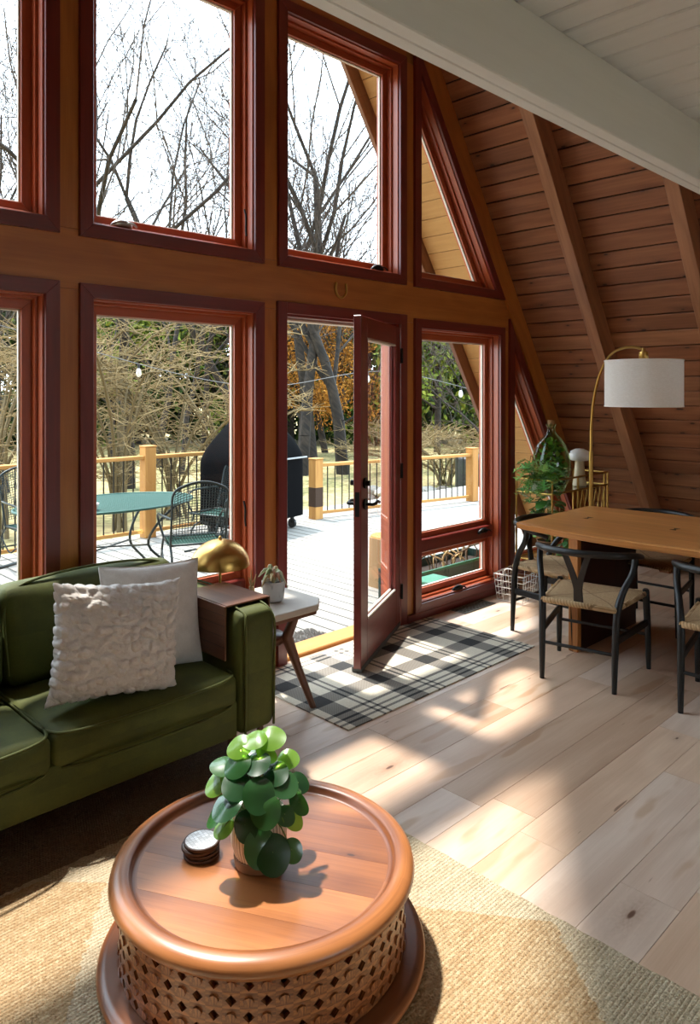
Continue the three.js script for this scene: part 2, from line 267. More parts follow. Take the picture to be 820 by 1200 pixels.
{
  const w = thing('wall_front', 'gable wall of honey coloured fir posts and header boards', 'wall', [0, 0, 0], 0, null, 'structure');
  M.siding = wood(T.soffit, 0.7);
  const rx = (y) => roofAt(y);
  for (const [y0, y1] of [[-0.14, 2.21], [2.21, 4.0], [4.0, roofY(MID - 1e-6)]]) { // three bands of the gable, each with its own openings
    const pts = y1 > 7 ? [[mir(rx(y0)), y0], [rx(y0), y0], [MID, y1]] : [[mir(rx(y0)), y0], [rx(y0), y0], [rx(y1), y1], [mir(rx(y1)), y1]], band = new THREE.Shape(pts.map(([x, y]) => new THREE.Vector2(x, y)));
    if (y0 < 0) { // stepped around windows and door by cutting vertical strips
      const inBand = openings.filter((P) => P[0][1] < y1).sort((p, q) => p[0][0] - q[0][0]); for (const P of inBand) band.holes.push(new THREE.Path([...P].map(([x, y]) => [x, Math.max(y, y0 + 0.05)]).reverse().map(([x, y]) => new THREE.Vector2(x, y))));
    } else for (const P of openings.filter((P) => P[0][1] > y0 && P[0][1] < y1).sort((p, q) => p[0][0] - q[0][0])) band.holes.push(new THREE.Path([...P].reverse().map(([x, y]) => new THREE.Vector2(x, y))));
    const g = new THREE.ExtrudeGeometry(band, { depth: 0.13, bevelEnabled: false }); g.translate(0, 0, -0.14); mesh('wall_core', grainUV(g, 'y'), M.siding, w);
  }
  // cladding boards on the room side
  const bd = (x0, x1, y0, y1, gr, s) => box('fir_board', [x0, y0, -0.012], [x1, y1, 0.014], M.amber, w, gr, 0.002, s);
  const EL = mir(5.135);
  bd(EL, 5.135, LT - 0.03, UO + 0.03, 'x', 1);
  bd(mir(3.86), 3.86, UT - 0.02, SO + 0.02, 'x', 2);
  const posts = [[1.415, 1.55], [2.6, 2.735], [3.83, 3.95], [mir(2.735), mir(2.6)], [mir(3.95), mir(3.83)]];
  posts.forEach(([a, b], i) => { bd(a, b, 0, LT - 0.031, 'y', 3 + i); bd(a, b, UO + 0.031, UT - 0.021, 'y', 7 + i); });
  bd(5.025, 5.125, 0, LT - 0.031, 'y', 11); bd(mir(5.125), mir(5.025), 0, LT - 0.031, 'y', 12);
  for (const s of [1, -1]) { const m = slope('rake_trim', 0.02, 9.5, -0.165, -0.001, -0.012, 0.03, M.amber, w, s, 'x', 0.002, 4); m.name = 'fir_board'; }
  box('fir_board', [5.11, 0.0, -0.012], [6.6, 0.1, 0.014], M.amber, w, 'x', 0.002, 5);
}
{ // back gable, side to the kitchen, with an unseen wide window added for fill light
  const w = thing('wall_back', 'rear gable wall behind the viewer, painted pale cream', 'wall', [0, 0, 0], 0, null, 'structure'), s = new THREE.Shape([[2 * MID - ROOF_X, -0.14], [ROOF_X, -0.14], [ROOF_X, 0], [MID, roofY(MID - 1e-6)], [2 * MID - ROOF_X, 0]].map(([x, y]) => new THREE.Vector2(x, y)));
  for (const P of [rect(1.0, 3.2, 0.8, 2.2)]) s.holes.push(new THREE.Path([...P].reverse().map(([x, y]) => new THREE.Vector2(x, y))));
  const g = new THREE.ExtrudeGeometry(s, { depth: 0.14, bevelEnabled: false }); g.translate(0, 0, BACK); mesh('wall_core', g, clay(0xe4dccb, 0.8), w);
  const fillWindow = (P, l) => { const n = new THREE.Group(); n.name = 'window_' + (++winCount); scene.add(n); tag(n, l, 'window', null, 'structure'); frameRing('frame', P, -0.01, 0.06, BACK + 0.02, BACK + 0.1, M.red, n); const q = mesh('pane', new THREE.ShapeGeometry(new THREE.Shape(inset(P, 0.05).map(([x, y]) => new THREE.Vector2(x, y)))), M.glass, n); q.position.z = BACK + 0.06; };
  fillWindow(rect(1.0, 3.2, 0.8, 2.2), 'unseen wide window added in the rear wall for fill light');
}
{ // loft over the camera
  const by = 2.4, bz0 = 2.224, bz1 = 2.305, top = 2.617, x0 = mir(roofAt(by)) + 0.02, x1 = roofAt(top) - 0.02;
  const b = thing('loft_beam', 'white painted beam along the edge of the loft', 'beam', [0, 0, 0], 0, null, 'structure');
  box('beam_board', [x0, by, bz0], [x1, top, 2.262], M.white, b, 'x', 0.003, 2); box('beam_board', [x0, by, 2.2635], [x1, top, bz1], M.white, b, 'x', 0.003, 5);
  const c = thing('loft_ceiling', 'white tongue and groove ceiling boards under the loft', 'ceiling', [0, 0, 0], 0, null, 'structure');
  const p = 0.118; let k = 0;
  for (let x = -2.1; x < 5.05; x += p, k++) box('ceiling_board', [x, top, 2.2], [x + p - 0.008, top + 0.022, 5.4], M.white, c, 'z', 0.005, k);
  box('ceiling_field', [-2.1, top, 5.4], [5.05, top + 0.022, BACK], M.white, c, 'z'); box('loft_floor', [x0, top + 0.024, 2.2], [x1, top + 0.09, BACK], M.amber, c, 'z');
}
// ---------------------------------------------------------------- door
{
  const f = new THREE.Group(); f.name = 'trim_1'; scene.add(f); tag(f, 'red stained casing and jambs around the open glass door', 'door frame', null, 'structure');
  const P = [[2.712, 0], [3.85, 0], [3.85, 2.122], [2.712, 2.122]];
  box('casing', [2.712, 0, 0.012], [2.782, 2.122, 0.036], M.red, f, 'y'); box('casing', [3.782, 0, 0.012], [3.85, 2.122, 0.036], M.red, f, 'y'); box('casing', [2.7825, 2.053, 0.012], [3.7815, 2.122, 0.036], M.red, f, 'x');
  box('jamb', [2.77, 0, -0.142], [2.792, 2.06, 0.011], M.sunlitRed, f, 'y'); box('jamb', [3.768, 0, -0.142], [3.79, 2.06, 0.011], M.sunlitRed, f, 'y'); box('jamb', [2.793, 2.038, -0.142], [3.767, 2.06, 0.011], M.red, f, 'x');
  box('stop', [2.792, 0.02, -0.13], [2.806, 2.037, -0.06], M.red, f, 'y'); box('stop', [2.807, 2.022, -0.13], [3.767, 2.038, -0.06], M.bead, f, 'x');
  box('threshold', [2.793, -0.02, -0.17], [3.767, 0.022, 0.0], M.cedar, f, 'x', 0.006);
  const d = new THREE.Group(); d.name = 'door_1'; scene.add(d); tag(d, 'half open red stained timber door with one tall glass pane and black lever', 'door', null, 'structure');
  d.position.set(3.765, 0.028, 0.016); d.rotation.y = Math.atan2(-0.40, -0.78) ; // local +x runs from the hinges to the latch
  d.rotation.y = Math.PI + 0.475;
  const Wd = 0.90, Hd = 2.0, t = 0.045;   // leaf runs along local +x, thickness along z
  box('stile', [0.004, 0, -t / 2], [0.115, Hd, t / 2], M.red, d, 'y', 0.003, 1); box('stile', [Wd - 0.12, 0, -t / 2], [Wd, Hd, t / 2], M.red, d, 'y', 0.003, 2);
  box('rail', [0.1155, Hd - 0.12, -t / 2], [Wd - 0.1205, Hd, t / 2], M.red, d, 'x', 0.003, 3); box('rail', [0.1155, 0, -t / 2], [Wd - 0.1205, 0.245, t / 2], M.red, d, 'x', 0.003, 4);
  const gp = mesh('pane', new THREE.PlaneGeometry(Wd - 0.235, Hd - 0.365), M.glass, d); gp.position.set((0.115 + Wd - 0.12) / 2, (0.245 + Hd - 0.12) / 2, 0);
  for (const s of [-1, 1]) { const z = s * 0.016; box('glazing_bead', [0.115, 0.245, z - 0.008], [0.129, Hd - 0.12, z + 0.008], M.red, d, 'y'); box('glazing_bead', [Wd - 0.134, 0.245, z - 0.008], [Wd - 0.12, Hd - 0.12, z + 0.008], M.red, d, 'y'); box('glazing_bead', [0.129, 0.245, z - 0.008], [Wd - 0.134, 0.259, z + 0.008], M.bead, d, 'x'); box('glazing_bead', [0.129, Hd - 0.134, z - 0.008], [Wd - 0.134, Hd - 0.12, z + 0.008], M.bead, d, 'x'); }
  box('door_sweep', [0.01, -0.018, -t / 2 - 0.004], [Wd - 0.004, 0.012, t / 2 + 0.012], clay(0x4a4a48, 0.5), d, 'x', 0.003);
  for (const s of [-1, 1]) { // latch furniture on both faces
    const z = s * (t / 2), rose = (y, r) => { const m = mesh('rose', new THREE.CylinderGeometry(r, r * 1.1, 0.012, 20), M.blackMetal, d); m.rotation.x = Math.PI / 2; m.position.set(Wd - 0.062, y, z + s * 0.006); return m; };
    rose(0.925, 0.03); rose(1.045, 0.03);
    mesh('lever', new MB().path(curve([V(Wd - 0.062, 0.925, z + s * 0.012), V(Wd - 0.062, 0.925, z + s * 0.05), V(Wd - 0.085, 0.926, z + s * 0.058), V(Wd - 0.14, 0.932, z + s * 0.056), V(Wd - 0.185, 0.922, z + s * 0.054)], 16), 0.0095, 8).geo(), M.blackMetal, d);
    const th = mesh('thumb_turn', new MB().path([V(Wd - 0.062, 1.045, z + s * 0.012), V(Wd - 0.062, 1.045, z + s * 0.035)], 0.016, 10).geo(), M.blackMetal, d);
  }
  box('latch_plate', [Wd - 0.002, 0.86, -0.013], [Wd + 0.003, 1.0, 0.013], M.blackMetal, d, 'y');
  for (const y of [0.16, 0.98, 1.76]) { mesh('hinge', new MB().path([V(-0.004, y, -0.032), V(-0.004, y + 0.1, -0.032)], 0.0085, 10).geo(), M.blackMetal, d); box('hinge', [-0.002, y, -0.03], [0.004, y + 0.1, 0.012], M.blackMetal, d, 'y', 0.001); }
  box('baseboard_front', [3.85, 0, 0.014], [5.14, 0.052, 0.04], M.red, null, 'x'); tag(scene.children.at(-1), 'low red baseboard under the window beside the door', 'baseboard', null, 'structure');
}
// crank handles and latches on the windows
function crank(parent, x, y, z, mat = M.blackMetal) {
  const g = new MB().path(curve([V(x - 0.05, y - 0.012, z + 0.006), V(x - 0.035, y + 0.004, z + 0.022), V(x, y + 0.012, z + 0.028), V(x + 0.04, y + 0.004, z + 0.022), V(x + 0.055, y - 0.012, z + 0.008)], 14), [...Array(15)].map((_, i) => 0.008 + 0.012 * Math.sin(i / 14 * Math.PI)), 10).geo(); mesh('crank_cover', g, mat, parent);
  mesh('crank_handle', new MB().path(curve([V(x + 0.01, y + 0.01, z + 0.04), V(x + 0.045, y + 0.014, z + 0.046), V(x + 0.07, y + 0.0, z + 0.045)], 8), 0.006, 8).geo(), mat, parent);
}
crank(wC, 4.47, 0.118, -0.03); crank(wC, 4.8, 0.50, -0.035); crank(wB, 2.3, 0.118, -0.03); crank(wF, 3.6, UO + 0.085, -0.035); crank(wE, 1.76, UO + 0.085, -0.03, M.chrome);
mesh('lock_lever', new MB().path(curve([V(2.505, 2.62, -0.01), V(2.505, 2.58, 0.004), V(2.508, 2.5, 0.0), V(2.508, 2.47, 0.006)], 10), 0.006, 8).geo(), M.blackMetal, wE);
mesh('lock_lever', new MB().path(curve([V(2.5, 0.98, -0.01), V(2.5, 0.94, 0.004), V(2.503, 0.87, 0.0), V(2.503, 0.84, 0.006)], 10), 0.006, 8).geo(), M.blackMetal, wB);

// ---------------------------------------------------------------- outdoors: deck, railing, yard
const DECK = -0.17, YARD = -0.75;
const at = (px, depth) => { const u = (px - 410) / FOCAL, s = Math.sin(YAW), c = Math.cos(YAW); return [(s + u * c) * depth, EYE.z + (-c + u * s) * depth]; };  // where a pixel column lies at a given depth
{
  const dk = thing('deck', 'bleached grey timber deck boards outside the windows', 'deck', [0, 0, 0], 0, null, 'structure');
  let k = 0; for (let x = -3.9; x < 11.2; x += 0.142, k++) { const m = box('deck_board', [x, DECK - 0.035, -4.95], [x + 0.123, DECK, -0.16], M.deck, dk, 'z', 0.004, k * 3); }
  box('deck_joist', [-3.9, DECK - 0.22, -4.93], [11.2, DECK - 0.036, -4.87], M.deck, dk, 'x'); box('deck_joist', [-3.9, DECK - 0.22, -2.5], [11.2, DECK - 0.036, -2.44], M.deck, dk, 'x'); box('deck_joist', [-3.9, DECK - 0.3, -0.3], [11.2, DECK - 0.036, -0.15], M.deck, dk, 'x');
  const tex = texture(512, 512, (a, b) => { const n = fbm(a * 9, b * 9, 4), f = noise(a * 190, b * 190), f2 = noise(a * 90 + 7, b * 230); let c = mix3([158, 138, 88], [100, 96, 48], sstep(0.38, 0.62, n)); c = mix3(c, [190, 172, 124], f * f * 0.8); return mix3(c, [92, 70, 44], sstep(0.62, 0.9, f2) * 0.6); }, { repeat: [10, 10] });
  const yard = mesh('yard', new THREE.PlaneGeometry(120, 90, 60, 45), clay(0xffffff, 0.95, { map: tex })); const p = yard.geometry.attributes.position;
  for (let i = 0; i < p.count; i++) p.setZ(i, (noise(p.getX(i) * 0.2, p.getY(i) * 0.2) - 0.5) * 0.35 + Math.max(0, p.getY(i) - 2) * 0.02);
  yard.geometry.computeVertexNormals(); yard.rotation.x = -Math.PI / 2; yard.position.set(10, YARD, -38); tag(yard, 'dry winter lawn and leaf litter beyond the deck railing', 'ground', null, 'structure');
  // skirt of lawn under the house and behind it
  const y2 = mesh('yard', new THREE.PlaneGeometry(120, 60, 8, 8), clay(0xffffff, 0.95, { map: tex })); y2.rotation.x = -Math.PI / 2; y2.position.set(10, YARD - 0.2, 32); tag(y2, 'dry lawn running on around and behind the house', 'ground', null, 'structure');
}
function post([x, z], h, w, label, group) { const t = thing('railing_post', label, 'post', [x, DECK, z], 0, group); box('post', [-w / 2, 0, -w / 2], [w / 2, h, w / 2], M.cedar, t, 'y', 0.006, x); box('post_cap', [-w / 2 - 0.006, h, -w / 2 - 0.006], [w / 2 + 0.006, h + 0.02, w / 2 + 0.006], M.cedar, t, 'x', 0.008); return t; }
function railing(a, b, h, label, step = 0.125) {
  const t = thing('railing', label, 'railing', [a[0], DECK, a[1]], -Math.atan2(b[1] - a[1], b[0] - a[0]), 'deck railing sections'), L = Math.hypot(b[0] - a[0], b[1] - a[1]) - 0.12;
  box('top_rail', [0.07, h - 0.045, -0.05], [L + 0.05, h, 0.05], M.cedar, t, 'x', 0.006, 3); box('bottom_rail', [0.07, 0.06, -0.022], [L + 0.05, 0.1, 0.022], M.cedar, t, 'x', 0.004, 4);
  const n = Math.floor((L - 0.05) / step), g = new THREE.CylinderGeometry(0.0085, 0.0085, h - 0.14, 6); for (let i = 1; i <= n; i++) { const m = mesh('baluster', g, M.blackMetal, t); m.position.set(0.07 + i * (L - 0.02) / (n + 1), 0.1 + (h - 0.145) / 2, 0); }
}
{
  const L0 = [at(174, 8.95)[0], -4.72], xs = [0.2, 2.3, L0[0], 6.3];
  const lp = ['amber timber railing post seen through the left sofa window', 'amber timber railing post left of the patio table', 'amber timber railing post rising behind the green patio table', 'amber timber railing post behind the covered grill'];
  xs.forEach((x, i) => post([x, -4.72], 1.09, 0.145, lp[i]));
  railing([-1.9, -4.72], [0.2, -4.72], 0.99, 'black baluster railing at the far left of the deck'); railing([0.2, -4.72], [2.3, -4.72], 0.99, 'black baluster railing left of the patio table'); railing([2.3, -4.72], [L0[0], -4.72], 0.99, 'black baluster railing behind the green patio table'); railing([L0[0], -4.72], [6.3, -4.72], 0.99, 'black baluster railing between patio table post and covered grill');
  const A = at(370, 10.25), B = at(553, 11.9);
  const p1 = post(A, 0.82, 0.145, 'short amber railing post with a dark stained band, seen through the open door'); box('dark_band', [-0.0735, 0.17, -0.0735], [0.0735, 0.44, 0.0735], clay(0x3a2410, 0.8), p1, 'y');
  post(B, 0.84, 0.145, 'amber railing post at the right end of the deck railing'); railing(A, B, 0.765, 'black baluster railing seen through the door and the window beside it');
}
// patio set of green expanded metal
const greenMetal = clay(0x1f473c, 0.45, { metalness: 0.3 }), darkIron = clay(0x17211f, 0.4, { metalness: 0.4 });
function meshPanel(nx, nz, f, r = 0.003) { const b = new MB(); const P = (i, j) => f(i / nx, j / nz); for (let i = 0; i <= nx; i++) for (let j = 0; j < nz; j++) { const a = P(i, j), c = P(i, j + 1); if (a && c) b.seg(a, c, r, r, 3); } for (let j = 0; j <= nz; j++) for (let i = 0; i < nx; i++) { const a = P(i, j), c = P(i + 1, j); if (a && c) b.seg(a, c, r, r, 3); } return b.geo(); }
{
  const t = thing('patio_table', 'oval green metal mesh patio table on the deck', 'table', [3.28, DECK, -3.2]);
  const rx = 0.85, rz = 0.56, y = 0.71; mesh('mesh_top', meshPanel(56, 40, (u, v) => { const x = (u * 2 - 1) * rx, z = (v * 2 - 1) * rz; return (x * x) / (rx * rx) + (z * z) / (rz * rz) < 0.985 ? V(x, y, z) : null; }, 0.0042), greenMetal, t);
  const rim = []; for (let i = 0; i <= 60; i++) { const a = i / 60 * Math.PI * 2; rim.push(V(Math.cos(a) * rx, y, Math.sin(a) * rz)); } mesh('rim', new MB().path(rim, 0.013, 8, false).geo(), greenMetal, t);
  for (const [sx, sz] of [[1, 1], [1, -1], [-1, 1], [-1, -1]]) mesh('leg', tubeGeo([V(sx * 0.6, y - 0.01, sz * 0.3), V(sx * 0.4, 0.5, sz * 0.22), V(sx * 0.32, 0.3, sz * 0.18), V(sx * 0.5, 0.1, sz * 0.28), V(sx * 0.62, 0, sz * 0.34)], 0.013, 7, 18), darkIron, t);
  mesh('brace', tubeGeo([V(-0.33, 0.3, 0.18), V(0.33, 0.3, -0.18)], 0.008, 6), darkIron, t); mesh('brace', tubeGeo([V(-0.33, 0.3, -0.18), V(0.33, 0.3, 0.18)], 0.008, 6), darkIron, t);
  const o = thing('table_ornament', 'small grey dish with a dark candle holder on the patio table', 'dish', [2.95, DECK + 0.722, -2.92]); mesh('dish', lathe([[0, 0], [0.08, 0], [0.1, 0.05], [0.092, 0.05], [0.075, 0.012], [0, 0.012]], 20), clay(0xb9bdb8, 0.5), o); mesh('candle_holder', lathe([[0, 0.013], [0.05, 0.013], [0.055, 0.1], [0.04, 0.15], [0, 0.15]], 16), darkIron, o);
}
function patioChair(label, pos, turn, spring) { // faces local +z
  const t = thing('patio_chair', label, 'chair', pos, turn, 'green metal patio chairs');
  const w = 0.24, sy = 0.42;
  mesh('mesh_seat', meshPanel(18, 18, (u, v) => V((u * 2 - 1) * w, sy - 0.025 * Math.sin(v * 3.1) * 0.8, (v * 2 - 1) * 0.22), 0.0055), greenMetal, t);
  mesh('mesh_back', meshPanel(18, 20, (u, v) => { const x = (u * 2 - 1) * (w - 0.02), top = 0.97 - 0.07 * Math.pow(Math.abs(u * 2 - 1), 2.2); return V(x, lerp(sy + 0.06, top, v), -0.22 - 0.13 * v - 0.03 * (1 - Math.pow(u * 2 - 1, 2))); }, 0.0032), darkIron, t);
  mesh('seat_rim', new MB().path([V(-w, sy, 0.22), V(w, sy, 0.22), V(w, sy, -0.22), V(-w, sy, -0.22), V(-w, sy, 0.22)], 0.011, 6).geo(), darkIron, t);
  mesh('back_frame', tubeGeo([V(-w, sy, -0.22), V(-w, 0.7, -0.3), V(-w + 0.01, 0.9, -0.36), V(-0.12, 0.965, -0.375), V(0, 0.985, -0.38), V(0.12, 0.965, -0.375), V(w - 0.01, 0.9, -0.36), V(w, 0.7, -0.3), V(w, sy, -0.22)], 0.011, 6, 40), darkIron, t);
  for (const s of [-1, 1]) {
    mesh('arm', tubeGeo([V(s * w, 0.66, -0.29), V(s * (w + 0.05), 0.665, -0.1), V(s * (w + 0.06), 0.64, 0.15), V(s * (w + 0.04), 0.56, 0.22), V(s * w, sy, 0.18)], 0.011, 6, 20), darkIron, t);
    if (spring) { const pts = []; for (let i = 0; i <= 26; i++) { const a = i / 26 * Math.PI * 2.2; pts.push(V(s * (w - 0.02), 0.2 + 0.105 * Math.sin(a - 1.2), 0.1 + 0.13 * Math.cos(a - 1.2) - i * 0.002)); } mesh('leg', new MB().path(pts, 0.01, 6).geo(), darkIron, t); mesh('leg', tubeGeo([V(s * (w - 0.02), sy, -0.2), V(s * w, 0.2, -0.28), V(s * w, 0.012, -0.3), V(s * w, 0.012, 0.3)], 0.01, 6, 20), darkIron, t); mesh('leg', tubeGeo([V(s * (w - 0.02), sy, 0.18), V(s * (w - 0.02), 0.33, 0.2)], 0.01, 6), darkIron, t); }
    else { mesh('leg', tubeGeo([V(s * w, sy, 0.2), V(s * w, 0.3, 0.3), V(s * (w + 0.01), 0.1, 0.29), V(s * (w + 0.01), 0, 0.33)], 0.011, 6, 14), darkIron, t); mesh('leg', tubeGeo([V(s * w, sy, -0.2), V(s * w, 0.3, -0.3), V(s * (w + 0.01), 0.1, -0.32), V(s * (w + 0.01), 0, -0.38)], 0.011, 6, 14), darkIron, t); mesh('scroll', tubeGeo([V(s * w, 0.3, 0.3), V(s * w, 0.17, 0.15), V(s * w, 0.23, 0.02), V(s * w, 0.17, -0.12), V(s * w, 0.3, -0.3)], 0.008, 5, 20), darkIron, t); }
  }
  mesh('crossbar', tubeGeo([V(-w, 0.2, spring ? -0.28 : -0.3), V(w, 0.2, spring ? -0.28 : -0.3)], 0.008, 6), darkIron, t);
  return t;
}
patioChair('green mesh patio chair with arched back pulled up in front of the oval table', [3.72, DECK, -2.42], 2.75, false);
patioChair('dark spring-base patio chair standing between the patio table and the grill', [4.75, DECK, -3.5], -1.35, true);
patioChair('green mesh patio chair close behind the left sofa window', [1.62, DECK, -1.75], 2.2, false);
patioChair('dark patio chair on the far side of the oval table', [3.0, DECK, -4.1], 0.1, false);
{ // covered grill
  const [gx, gz] = at(297, 9.3), t = thing('covered_grill', 'gas grill under a black fitted cover on the deck', 'grill', [gx, DECK, gz], 0.2);
  const prof = (v) => v < 0.62 ? [0.66 + 0.02 * v, 0.33] : [lerp(0.67, 0.36, Math.pow((v - 0.62) / 0.38, 1.5)), lerp(0.33, 0.12, Math.pow((v - 0.62) / 0.38, 1.3))];
  const nv = 26, nu = 64, pos = [], idx = []; for (let j = 0; j <= nv; j++) for (let i = 0; i <= nu; i++) { const v = j / nv, [a, b] = prof(v), q = i / nu * Math.PI * 2, e = 0.28, c = Math.cos(q), s = Math.sin(q), fold = 1 + (1 - v) * 0.025 * Math.sin(q * 9 + 2 * Math.sin(q * 3)); pos.push(Math.sign(c) * Math.pow(Math.abs(c), e) * a * fold, 0.16 + v * 1.22, Math.sign(s) * Math.pow(Math.abs(s), e) * b * fold); }
  for (let j = 0; j < nv; j++) for (let i = 0; i < nu; i++) { const a = j * (nu + 1) + i, b = a + nu + 1; idx.push(a, b, a + 1, b, b + 1, a + 1); } const c0 = pos.length / 3; pos.push(0, 1.385, 0); for (let i = 0; i < nu; i++) idx.push(nv * (nu + 1) + i, c0, nv * (nu + 1) + i + 1);
  const g = new THREE.BufferGeometry(); g.setAttribute('position', new THREE.Float32BufferAttribute(pos, 3)); g.setIndex(idx); g.computeVertexNormals(); mesh('cover', g, new THREE.MeshPhysicalMaterial({ color: 0x0a0a0b, roughness: 0.9, specularIntensity: 0.1 }), t);
  box('piping', [-0.665, 0.9, 0.325], [0.665, 0.92, 0.345], clay(0x8d8f90, 0.5), t, 'x'); for (const x of [-0.5, 0.5]) for (const z of [-0.22, 0.22]) { const m = mesh('wheel', new THREE.CylinderGeometry(0.06, 0.06, 0.03, 16), M.black, t); m.rotation.z = Math.PI / 2; m.position.set(x, 0.06, z); box('leg', [x - 0.02, 0.06, z - 0.02], [x + 0.02, 0.3, z + 0.02], M.blackMetal, t, 'y'); }
}
{ // planter trough, stump, outdoor mat
  const t = thing('planter_trough', 'long dark green plastic planter trough with dead twigs outside the window', 'planter', [5.18, DECK, -0.72]), gp = clay(0x0e2f25, 0.45), gl = clay(0x1d6a4c, 0.5);
  box('trough_wall', [-0.62, 0, 0.17], [0.62, 0.27, 0.19], gp, t); box('trough_wall', [-0.62, 0, -0.19], [0.62, 0.27, -0.17], gp, t); box('trough_wall', [-0.62, 0, -0.17], [-0.6, 0.27, 0.17], gp, t); box('trough_wall', [0.6, 0, -0.17], [0.62, 0.27, 0.17], gp, t); box('trough_rim', [-0.64, 0.26, 0.19], [0.64, 0.285, 0.205], gl, t); box('soil', [-0.6, 0.02, -0.17], [0.6, 0.2, 0.17], clay(0x2a1d12, 1), t, 'x', 0.01);
  const r = rng(33); for (let i = 0; i < 26; i++) { const x = (r() - 0.5) * 1.1, z = (r() - 0.5) * 0.28; mesh('twig', tubeGeo([V(x, 0.19, z), V(x + (r() - 0.5) * 0.12, 0.27 + r() * 0.06, z + (r() - 0.5) * 0.1), V(x + (r() - 0.5) * 0.34, 0.29 + r() * 0.16, z + (r() - 0.5) * 0.22)], 0.004 + r() * 0.006, 5, 6), clay(r() > 0.6 ? 0xb99a68 : 0x57422c, 0.9), t); }
  const p = thing('planter_box', 'square bright green plastic pot beside the planter trough', 'planter', [4.62, DECK, -0.34]); box('pot_body', [-0.11, 0, -0.11], [0.11, 0.26, 0.11], gl, p, 'y', 0.02); box('pot_rim', [-0.125, 0.245, -0.125], [0.125, 0.275, 0.125], gl, p, 'x', 0.006);
  const s = thing('stump', 'pale round tree stump stool outside the door', 'stump', [5.0, DECK, -1.2]), bark = clay(0x9b7a54, 0.95); const g = new THREE.CylinderGeometry(0.17, 0.18, 0.44, 28, 6); const pp = g.attributes.position; for (let i = 0; i < pp.count; i++) { const a = Math.atan2(pp.getZ(i), pp.getX(i)), k = 1 + 0.04 * Math.sin(a * 7 + 1) + 0.02 * Math.sin(a * 13); pp.setX(i, pp.getX(i) * k); pp.setZ(i, pp.getZ(i) * k); } g.computeVertexNormals(); mesh('bark', g, bark, s).position.y = 0.22; const tp = mesh('cut_face', new THREE.CylinderGeometry(0.155, 0.16, 0.012, 28), M.cedar, s); tp.position.y = 0.446;
  const om = thing('outdoor_mat', 'grey bristly doormat lying on the deck outside the door', 'doormat', [3.24, DECK, -0.5]); box('backing', [-0.4, 0, -0.24], [0.4, 0.01, 0.24], clay(0x6c6a66, 1), om);
  const b = new MB(), q = rng(6); for (let i = 0; i < 5200; i++) { const x = (q() - 0.5) * 0.79, z = (q() - 0.5) * 0.47; b.seg(V(x, 0.008, z), V(x + (q() - 0.5) * 0.01, 0.026, z + (q() - 0.5) * 0.01), 0.0025, 0.001, 3); } const bm = mesh('bristles', b.geo(), clay(0x8b8882, 1), om); bm.userData.kind = 'stuff';
}
{ // string of garden lights
  const t = thing('string_light', 'thin wire of small garden bulbs strung across the deck', 'string light', [0, 0, 0]), A = at(300, 9.4), B = at(450, 9.9), C = at(600, 10.6);
  const pts = curve([V(2.2, 2.35, -4.3), V(A[0], 1.66, A[1]), V(B[0], 1.86, B[1]), V(C[0], 1.52, C[1]), V(11.5, 2.2, -3.9)], 60); mesh('wire', new MB().path(pts, 0.0045, 5).geo(), clay(0x6d6c69, 0.7), t);
  for (const i of [8, 18, 28, 38, 50]) { mesh('bulb', lathe([[0, -0.15], [0.02, -0.14], [0.032, -0.115], [0.026, -0.07], [0.014, -0.05], [0, -0.05]], 12), new THREE.MeshPhysicalMaterial({ color: 0xf4f1e8, roughness: 0.15, transmission: 0.6, thickness: 0 }), t).position.copy(pts[i]); mesh('bulb_socket', new THREE.CylinderGeometry(0.014, 0.014, 0.06, 8), M.black, t).position.copy(pts[i]).add(V(0, -0.03, 0)); }
}
// ---------------------------------------------------------------- trees
function bareTree(seed, { h = 10, r0 = 0.14, lean = [0, 0], split = 0.3, levels = 6, spread = 0.55, twist = 0.18, kids = 3 }) { // returns trunk and twig geometries
  const R = rng(seed), T1 = new MB(), T2 = new MB();
  const grow = (p, dir, len, r, lv) => {
    const n = lv === 0 ? 7 : lv < 3 ? 4 : 3; let q = p.clone(), d = dir.clone(), rr = r; const b = lv < 2 ? T1 : T2;
    for (let i = 0; i < n; i++) {
      const d2 = d.clone().add(V((R() - 0.5) * twist * 2, (R() - 0.35) * twist, (R() - 0.5) * twist * 2)).normalize(), e = q.clone().addScaledVector(d2, len / n), r1 = r * lerp(1, lv >= levels - 1 ? 0.25 : 0.5, (i + 1) / n);
      b.seg(q, e, rr, r1, lv < 2 ? 6 : 3);
      if (lv < levels - 1 && (lv > 0 || i / n >= split - 0.17)) { const k = lv === 0 ? 1 + (R() < 0.5) : R() < (lv === 1 ? 1 : 0.92) ? 1 : 0; for (let c = 0; c < k; c++) { const az = R() * 6.283, a = V().crossVectors(d2, V(Math.cos(az), 0.13, Math.sin(az))).normalize(), nd = d2.clone().multiplyScalar(1 - spread * 0.6).addScaledVector(a, spread * (0.7 + R() * 0.6)).add(V(0, 0.12, 0)).normalize(); grow(e, nd, len * (0.46 + 0.3 * R()), Math.max(0.007, r1 * (0.46 + 0.22 * R())), lv + 1); } }
      q = e; d = d2; rr = r1;
    }
  };
  grow(V(0, 0, 0), V(lean[0], 1, lean[1]).normalize(), h * 0.72, r0, 0);
  return [T1.geo(), T2.geo()];
}
const barkTex = texture(128, 256, (a, b) => { const n = fbm(a * 14, b * 14, 4); return mix3([62, 52, 42], [26, 21, 17], clamp(n * 1.5 - 0.2, 0, 1)); });
const barkM = clay(0xffffff, 0.95, { map: barkTex }), twigM = clay(0x40362d, 0.9), paleTwig = new THREE.MeshPhysicalMaterial({ color: 0x8c7856, roughness: 1, specularIntensity: 0.1 });
const groundY = (z) => YARD + Math.max(0, -z - 40) * 0.02;
